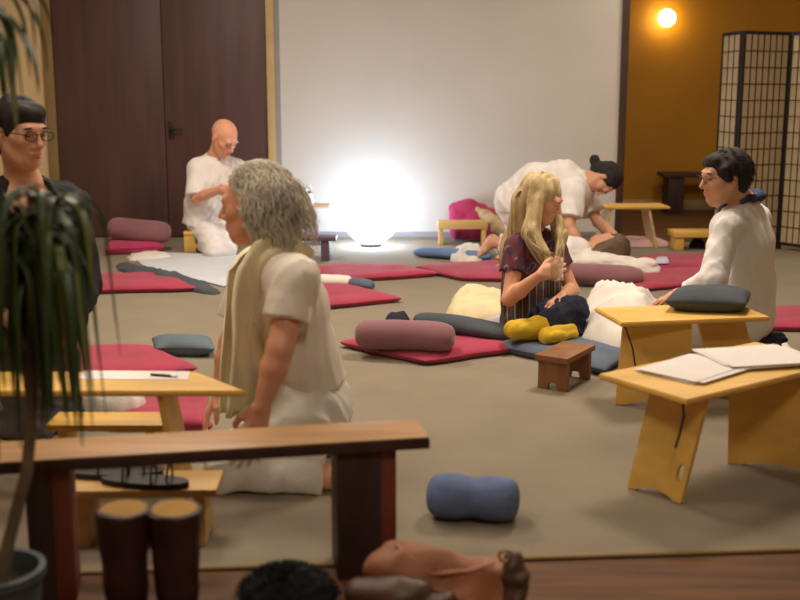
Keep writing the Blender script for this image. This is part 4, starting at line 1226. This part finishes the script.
# scarf: two long falls from the neck, one on each side of the chest
def ribbon(name, mat, parent, pts, w, th=.012, seed=0, wdir=(0, 1, 0), n=26, fold=.010):
    pts = [Vector(p) for p in pts]; wd = nrm(wdir); v = []; f = []; m = 9
    for i in range(n + 1):
        s = i / n * (len(pts) - 1); k = min(int(s), len(pts) - 2); u = s - k
        p0 = pts[max(k - 1, 0)]; p1 = pts[k]; p2 = pts[k + 1]; p3 = pts[min(k + 2, len(pts) - 1)]
        c = 0.5 * ((2 * p1) + (p2 - p0) * u + (2 * p0 - 5 * p1 + 4 * p2 - p3) * u * u + (3 * p1 - p0 - 3 * p2 + p3) * u ** 3)
        t = (pts[k + 1] - pts[k]).normalized(); nn = t.cross(wd).normalized(); w2 = nn.cross(t).normalized()
        for side in (1, -1):
            for j in range(m):
                a = (j / (m - 1) - .5) * 2
                off = fold * math.sin(a * 7 + seed + .6 * math.sin(i * .35)) 
                v.append(c + w2 * a * w / 2 * (1 + .08 * math.sin(i * .5 + seed)) + nn * (off + side * th / 2 * (1 - a ** 6)))
    R = 2 * m
    for i in range(n):
        for j in range(m - 1):
            a = i * R + j; f.append([a, a + 1, a + R + 1, a + R])
            b = i * R + m + j; f.append([b + 1, b, b + R, b + R + 1])
        a = i * R; f.append([a, a + R, a + R + m, a + m]); a = i * R + m - 1; f.append([a + R, a, a + m, a + R + m])
    for i in (0, n):
        for j in range(m - 1):
            a = i * R + j; f.append([a + m, a + m + 1, a + 1, a])
    return place(name, v, f, mat, parent)
ribbon('scarf', 'scarf_cream', P1, [at(300, 262, 3.52), at(282, 250, 3.40), at(260, 262, 3.34), at(250, 300, 3.34), at(247, 350, 3.35), at(243, 415, 3.38)], .115, seed=1, wdir=(.8, .5, 0))
ribbon('scarf', 'scarf_cream', P1, [at(290, 256, 3.60), at(262, 250, 3.62), at(240, 268, 3.62), at(234, 310, 3.60), at(232, 360, 3.58), at(230, 412, 3.56)], .095, seed=3, wdir=(.6, .7, 0))
MB().tube([at(213 + 5 * math.cos(a), 393 + 2 * math.sin(a), 3.66 - .03 * math.sin(a)) for a in []] or [at(214, 392, 3.62), at(220, 394, 3.62), at(226, 392, 3.64)], .004, 6).put('bracelet', 'cord', P1)

# ---- bald person at the back
hd = Head(at(224, 138, 8.36), (.60, -.58, -.56), (.3, -.3, .9), 1.14)
J = dict(neck=at(214, 160, 8.46), chest=at(213, 182, 8.46), belly=at(209, 204, 8.5), pelvis=at(208, 222, 8.52),
         sho_n=at(198, 169, 8.40), sho_f=at(238, 170, 8.56), elb_n=at(196, 198, 8.30), elb_f=at(246, 196, 8.38),
         wri_n=at(222, 189, 8.13), wri_f=at(236, 190, 8.15),
         hip_n=at(203, 226, 8.47), hip_f=at(218, 226, 8.54), kne_n=at(214, 250, 8.14), kne_f=at(227, 249, 8.20),
         ank_n=at(200, 244, 8.55), ank_f=at(214, 244, 8.62), toe_n=at(196, 247, 8.72), toe_f=at(212, 245, 8.76))
J['hand_n'] = ((.9, -.1, .0), (0, .95, .2), .95, -1); J['hand_f'] = ((-.8, -.2, .0), (0, .95, .2), .95, 1)
base = (J['pelvis'].x, J['pelvis'].y, 0)
P2 = person('bald person in white kneeling with bowed head by the dark door', J, hd, base, 'skin_ruddy', 1.0, .0065, 'hair_grey', True)
top_volume(J, .028, .95, hem=J['pelvis'] + V3(0, 0, -.02), flare=.01).put('shirt', 'shirt_white', P2, .008, (0.0032, 50.4, 8))
V = trouser_volume(J, .010); V.clip((0, 0, .003), (0, 0, -1)); V.put('trousers', 'shirt_white', P2, .008, (0.0036, 50.4, 9, (1, 1, 1)))
c = J['pelvis']
kneel_bench('kneeling_bench', 'yellow kneeling bench that the bald person sits on', (c.x + .03, c.y - .06), .05, .40, .16, .16, 'yellow_wood', legin=.0, legw=.09)

# ---- blonde person with a glass
hd = Head(at(542, 200, 5.44), (.86, -.40, -.34), sc=.95)
J = dict(neck=at(534, 234, 5.50), chest=at(530, 262, 5.50), belly=at(531, 290, 5.52), pelvis=at(532, 312, 5.52),
         sho_n=at(518, 248, 5.36), sho_f=at(553, 246, 5.64), elb_n=at(509, 299, 5.25), elb_f=at(572, 290, 5.58),
         wri_n=at(540, 275, 5.13), wri_f=at(563, 296, 5.36),
         hip_n=at(531, 318, 5.43), hip_f=at(541, 314, 5.6), kne_n=at(574, 310, 5.30), kne_f=at(582, 313, 5.55),
         ank_n=at(540, 328, 5.17), ank_f=at(566, 333, 5.22), toe_n=at(515, 330, 5.10), toe_f=at(549, 337, 5.08))
J['hand_n'] = ((.85, .1, .25), (.2, .95, -.1), .85, 1); J['hand_f'] = ((-.5, -.5, -.3), (0, 0, -1), .5, 1)
base = (J['pelvis'].x, J['pelvis'].y, .06)
P3 = person('blonde person in maroon patterned top sitting with a drinking glass and yellow socks', J, hd, base, 'skin', .88, .0055, 'hair_blond')
hemp = J['pelvis'] + V3(0, -.02, -.075)
V = top_volume(J, .020, .5, .88, hem=hemp, flare=.03); V.clip((0, 0, .065), (0, 0, -1)); V.put('top', 'patterned_top', P3, .0065, (0.0045, 57.6, 11))
V = trouser_volume(J, .018, .9); V.clip((0, 0, .064), (0, 0, -1)); V.put('trousers', 'navy_cloth', P3, .0065, (0.0045, 57.6, 12, (1, 1, 1)))
for s in 'nf':
    V = Vol(); a, t = Vector(J['ank_' + s]), Vector(J['toe_' + s]); d = (t - a).normalized()
    kn = Vector(J['kne_' + s])
    V.cone(a + (kn - a) * .12, a, .048, .048, .02); V.cone(a, a - d * .045 + V3(0, 0, -.02), .046, .042, .02); V.cone(a - d * .04 + V3(0, 0, -.02), t + d * .012, .046, .038, .02); V.cone(a, t, .046, .036, .03)
    V.clip((0, 0, .064), (0, 0, -1)); V.put('sock', 'yellow_sock', P3, .006, (0.0030, 60, 2))
# long straight hair
V = Vol()
hd._e(V, (-.022, 0, .046), (.102, .088, .088), .02)
hd._e(V, (-.055, 0, -.02), (.068, .085, .11), .03)
nb = hd.p(-.075, .0, -.05); 
V.cone(nb, at(517, 250, 5.52), .072, .07, .04); V.cone(at(517, 250, 5.52), at(510, 268, 5.5), .07, .045, .04)
V.cone(hd.p(-.01, -.078, .0), at(531, 232, 5.33), .034, .034, .03); V.cone(at(531, 232, 5.33), at(548, 262, 5.26), .036, .018, .03)
V.cone(hd.p(0, .075, .02), at(560, 235, 5.45), .025, .026, .03); V.cone(at(560, 235, 5.45), at(560, 258, 5.38), .026, .015, .03)
V.put('hair', 'hair_blond', P3, .0055, (0.0060, 90, 7, (1, 1, .12)))
rnd = random.Random(9); L = []
for i in range(300):
    (p, n) = cap_points(hd, 1, rnd, -.0, .04)[0]
    side = -1 if p.y < 0 else 1
    line = [hd.p(*(Vector((p.x, p.y, p.z)) * 1.03))]
    # falls: back curtain or front lock
    front = p.x > .0 and side < 0
    mid_ = hd.p(-.03 if not front else .01, side * .092 * (1 if p.x > -.05 else abs(p.y) / .08), -.02) if p.x > -.06 else hd.p(-.118, p.y * 1.1, -.02)
    if front: e1 = at(527 + rnd.uniform(-4, 8), 236, 5.30 + rnd.uniform(-.02, .02)); e2 = at(549 + rnd.uniform(-9, 8), 262 + rnd.uniform(-8, 10), 5.24)
    elif side > 0 and p.x > 0: e1 = at(561, 236, 5.43); e2 = at(560 + rnd.uniform(-4, 4), 256 + rnd.uniform(-6, 8), 5.36)
    else:
        u = rnd.uniform(-1, 1)
        e1 = at(514 + 9 * u, 240, 5.44 + .09 * (1 - u * .5) - .08 * rnd.random()); e2 = at(509 + 10 * u, 262 + rnd.uniform(-8, 8), 5.46 - .05 * rnd.random())
    pts = [line[0], mid_, e1, e2]
    ln = []
    for k in range(13):
        t = k / 12 * 3; q = min(int(t), 2); u = t - q
        p0 = pts[max(q - 1, 0)]; p1 = pts[q]; p2 = pts[q + 1]; p3 = pts[min(q + 2, 3)]
        ln.append(0.5 * ((2 * p1) + (p2 - p0) * u + (2 * p0 - 5 * p1 + 4 * p2 - p3) * u * u + (3 * p1 - p0 - 3 * p2 + p3) * u ** 3))
    L.append(ln)
strands('hair_locks', 'hair_blond', P3, L, .0038, 5)
# drinking glass held in her hand
gp = at(557, 269, 5.085)
e = empty('drinking_glass', (gp.x, gp.y, gp.z - .055), 'clear drinking glass held by the blonde person', 'glass')
MB().lathe([(.022, 0), (.030, .002), (.034, .11), (.0315, .11), (.028, .008), (.004, .006)], (gp.x, gp.y, gp.z - .055), 24).put('bowl', 'glass', e, smooth=True)

# ---- person in white bending over the lying one
hd = Head(at(603, 179, 7.72), (-.15, -.25, -.95), (.95, -.12, -.1))
J = dict(neck=at(585, 181, 7.80), chest=at(562, 180, 7.86), belly=at(536, 184, 7.94), pelvis=at(514, 198, 8.0),
         sho_n=at(573, 192, 7.66), sho_f=at(580, 188, 7.98), elb_n=at(569, 226, 7.58), elb_f=at(598, 222, 7.86),
         wri_n=at(583, 249, 7.50), wri_f=at(619, 240, 7.56),
         hip_n=at(512, 204, 7.92), hip_f=at(512, 203, 8.08), kne_n=at(532, 254, 7.88), kne_f=at(528, 252, 8.12),
         ank_n=at(493, 242, 7.92), ank_f=at(492, 241, 8.12), toe_n=at(479, 255, 7.92), toe_f=at(479, 254, 8.12))
J['hand_n'] = ((.7, -.1, -.2), (.1, .2, -.95), .4, 1); J['hand_f'] = ((.5, -.45, -.6), (-.5, -.3, -.8), .5, 1)
J['sole_n'] = J['sole_f'] = (-.85, 0, -.45)
base = (J['pelvis'].x, J['pelvis'].y, 0)
P4 = person('person in white with a dark hair bun kneeling and bending over the lying person', J, hd, base, 'skin_warm', 1.0, .0065)
V = top_volume(J, .035, .75, hem=J['pelvis'] + V3(-.02, 0, -.06), flare=.02)
V.cone(at(556, 196, 7.80), at(552, 226, 7.78), .10, .07, .06); V.cone(at(530, 200, 7.9), at(545, 222, 7.8), .10, .07, .06)
V.put('shirt', 'shirt_white', P4, .008, (0.0040, 46.8, 14))
V = trouser_volume(J, .026, to=.85); V.clip((0, 0, .003), (0, 0, -1)); V.put('trousers', 'shirt_white', P4, .008, (0.0036, 50.4, 15, (1, 1, 1)))
V = Vol(); hd._e(V, (-.026, 0, .042), (.100, .086, .092), .02); hd._e(V, (-.06, 0, -.01), (.06, .076, .085), .03)
bn = hd.p(-.125, 0, -.075); V.cone(hd.p(-.085, 0, -.05), bn, .028, .034, .012)
hd._e(V, (0.0950, 0, -.05), (.07, .062, .10), .02, True)
V.put('hair', 'hair_dark', P4, .006, (0.0030, 57.6, 3, (1, 1, 1)))
w0 = J['wri_n'].lerp(J['elb_n'], .18); dv = (J['elb_n'] - J['wri_n']).normalized()
MB().tube([w0 - dv * .012, w0 + dv * .012], .036, 16).put('wristband', 'watch', P4)

# ---- lying person, curled on the side under the white blanket
hd = Head(at(609, 246, 7.42), (-.1, .86, .5), (1, .1, -.05))
hc = hd.c
B = lambda dx, dy, z: V3(hc.x + dx, hc.y + dy, z)
zf = .11
J = dict(neck=B(-.16, -.01, .15), chest=B(-.30, -.04, zf), belly=B(-.44, -.09, zf), pelvis=B(-.54, -.12, zf),
         sho_n=B(-.22, -.03, .17), sho_f=B(-.22, .03, .07), elb_n=B(-.38, .08, .15), elb_f=B(-.28, .12, .055),
         wri_n=B(-.24, .16, .10), wri_f=B(-.12, .18, .05), hip_n=B(-.55, -.11, .19), hip_f=B(-.55, -.10, .10),
         kne_n=B(-.44, .14, .17), kne_f=B(-.46, .14, .07), ank_n=B(-.68, .06, .12), ank_f=B(-.68, .06, .06), toe_n=B(-.73, -.02, .11), toe_f=B(-.73, -.02, .05))
J['hand_n'] = ((.8, .2, -.3), (0, -.5, -.8), .4, 1); J['hand_f'] = ((.9, .1, 0), (0, 0, -1), .3, 1)
P5 = person('brown-haired person lying curled under a white blanket', J, hd, (hc.x - .5, hc.y, 0), 'skin_warm', .92, .008, 'hair_brown', True)
V = top_volume(J, .014, 1.0, .92); V.clip((0, 0, .003), (0, 0, -1)); V.put('shirt', 'shirt_white', P5, .009, (0.0030, 24, 3))
V = trouser_volume(J, .012, .92); V.clip((0, 0, .003), (0, 0, -1)); V.put('trousers', 'charcoal_cloth', P5, .009, (0.0050, 24, 3))
V = Vol(); hd._e(V, (-.026, 0, .042), (.102, .090, .094), .02); hd._e(V, (-.06, 0, -.02), (.065, .08, .10), .03); V.cone(hd.p(-.09, 0, -.02), hd.p(-.10, .01, -.14), .05, .03, .03)
V.clip((0, 0, .085), (0, 0, -1))
V.put('hair', 'hair_brown', P5, .006, (0.0053, 50.4, 3, (.3, 1, 1)))
V = Vol()
V.cone(B(-.24, -.04, .08), B(-.58, -.10, .10), .15, .15, .05); V.cone(B(-.5, 0, .08), B(-.5, .12, .08), .14, .13, .05)
V.cone(B(-.15, -.07, .03), B(.19, -.05, .02), .075, .06, .06); V.cone(B(-.15, -.15, .07), B(.24, -.17, .05), .095, .07, .06); V.cone(B(-.30, -.12, .05), B(-.60, -.14, .05), .12, .12, .05)
V.clip((0, 0, .002), (0, 0, -1)); V.put('blanket', 'white_cloth', None, .009, (0.0067, 46.8, 21, (.6, 1, 1)), label='white blanket covering the lying person behind the mauve bolster', cat='blanket')
c = V3(hc.x + .0, hc.y + .02, 0)
pillow('pillow', [c + V3(-.16, -.11, 0), c + V3(.15, -.11, 0), c + V3(.15, .17, 0), c + V3(-.16, .17, 0)], .11, 'white_cloth', seed=33, p=3, label='white pillow under the head of the lying person', cat='pillow')

# ---- person with glasses at the right
hd = Head(at(725, 178, 4.86), (-.96, -.20, -.10))
J = dict(neck=at(744, 206, 4.94), chest=at(744, 244, 4.93), belly=at(745, 284, 4.93), pelvis=at(746, 314, 4.95),
         sho_n=at(726, 227, 4.76), sho_f=at(756, 219, 5.10), elb_n=at(713, 280, 4.66), elb_f=at(738, 276, 5.16),
         wri_n=at(688, 293, 4.82), wri_f=at(694, 288, 5.05),
         hip_n=at(741, 322, 4.86), hip_f=at(748, 318, 5.03), kne_n=at(664, 330, 4.98), kne_f=at(675, 322, 5.2),
         ank_n=at(745, 344, 4.86), ank_f=at(752, 338, 5.03), toe_n=at(775, 344, 4.83), toe_f=at(780, 338, 5.02))
J['hand_n'] = ((-.8, .1, -.2), (0, 0, -1), .35, -1); J['hand_f'] = ((-.8, 0, -.2), (0, 0, -1), .35, 1)
base = (J['pelvis'].x, J['pelvis'].y, 0)
P6 = person('dark-haired person with glasses in white shirt kneeling behind a yellow low table', J, hd, base, 'skin_warm', 1.0, .006)
top_volume(J, .014, 1.92, .97, hem=J['pelvis'] + V3(.0, 0, -.03), flare=.004).put('shirt', 'shirt_white', P6, .007, (.0022, 60, 17))
V = trouser_volume(J, .016); V.clip((0, 0, .003), (0, 0, -1)); V.put('trousers', 'shirt_white', P6, .008, (0.0032, 50.4, 18, (1, 1, 1)))
for s in 'nf':
    V = Vol(); foot(V, J['ank_' + s], J['toe_' + s], sc=1.18); V.clip((0, 0, .003), (0, 0, -1)); V.put('sock', 'navy_cloth', P6, .007)
V = Vol(); hd._e(V, (-.021, 0, .042), (.096, .083, .085), .02); hd._e(V, (-.054, 0, -.005), (.050, .074, .072), .03)
V.cone(hd.p(.060, -.035, .076), hd.p(.060, .035, .076), .018, .018, .03)
for q in (-1, 1): V.cone(hd.p(.03, .07 * q, .05), hd.p(.02, .074 * q, .0), .014, .008, .02)
V.put('hair', 'hair_dark', P6, .006, (0.0045, 57.6, 3, (1, 1, .6)))
fuzz(hd, 'hair_dark', P6, 700, .026, 1.02, seed=5)
glasses(hd, P6, 'glasses', .019, .0015)
V = Vol(); nk = J['neck']
for i in range(10):
    a0, a1 = [2 * math.pi * q / 10 for q in (i, i + 1)]
    R0 = lambda a: nk + V3(math.cos(a) * .078 - .012, math.sin(a) * .078, .040 + .014 * math.cos(a))
    V.cone(R0(a0), R0(a1), .015, .015, .01)
V.cone(nk + V3(-.09, -.03, .02), nk + V3(-.115, -.03, -.08), .02, .024, .02)
V.put('scarf', 'scarf_blue', P6, .006, (0.0050, 60, 2))
w0 = J['wri_n'].lerp(J['elb_n'], .12); dv = (J['elb_n'] - J['wri_n']).normalized()
MB().tube([w0 - dv * .008, w0 + dv * .008], .034, 14).put('watch', 'steel', P6)

# ---- person in black at the left, behind the plant
hd = Head(at(20, 134, 3.84), (.80, -.58, -.12))
J = dict(neck=at(24, 186, 3.90), chest=at(27, 232, 3.90), belly=at(30, 270, 3.92), pelvis=at(33, 306, 3.94),
         sho_n=at(-22, 208, 3.80), sho_f=at(70, 207, 4.00), elb_n=at(-28, 290, 3.78), elb_f=at(84, 284, 3.96),
         wri_n=at(10, 320, 3.62), wri_f=at(66, 326, 3.74),
         hip_n=at(16, 318, 3.90), hip_f=at(46, 316, 4.0), kne_n=at(30, 429, 3.84), kne_f=at(62, 424, 3.95),
         ank_n=at(-38, 422, 4.05), ank_f=at(0, 414, 4.16), toe_n=at(-58, 420, 4.15), toe_f=at(-22, 414, 4.26))
J['hand_n'] = ((.8, -.3, -.3), (.2, .9, 0), .5, -1); J['hand_f'] = ((-.6, -.5, -.3), (.2, .9, 0), .5, 1)
base = (J['pelvis'].x, J['pelvis'].y, 0)
P7 = person('person in black with dark glasses kneeling upright behind the plant', J, hd, base, 'skin_warm', .98, .006)
V = top_volume(J, .022, 1.9, .98, hem=J['pelvis'] + V3(0, 0, -.06), flare=.01)
V.ops.append(('e', np.array(J['neck'] + V3(.06, -.085, -.03)), np.array((.085, .085, .105)), np.eye(3), 0, .01, 0, True))
V.put('top', 'black_cloth', P7, .007, (0.0053, 46.8, 19))
V = trouser_volume(J, .02); V.clip((0, 0, .003), (0, 0, -1)); V.put('trousers', 'grey_trouser', P7, .008, (0.0053, 46.8, 20, (1, 1, 1)))
V = Vol(); hd._e(V, (-.024, 0, .043), (.099, .085, .087), .02); hd._e(V, (-.056, 0, -.0), (.055, .076, .08), .03); V.cone(hd.p(.058, -.03, .080), hd.p(.058, .03, .080), .016, .016, .03)
V.put('hair', 'hair_dark', P7, .006, (0.0045, 50.4, 3, (1, 1, .6)))
fuzz(hd, 'hair_dark', P7, 500, .03, 1.03, seed=6)
glasses(hd, P7)
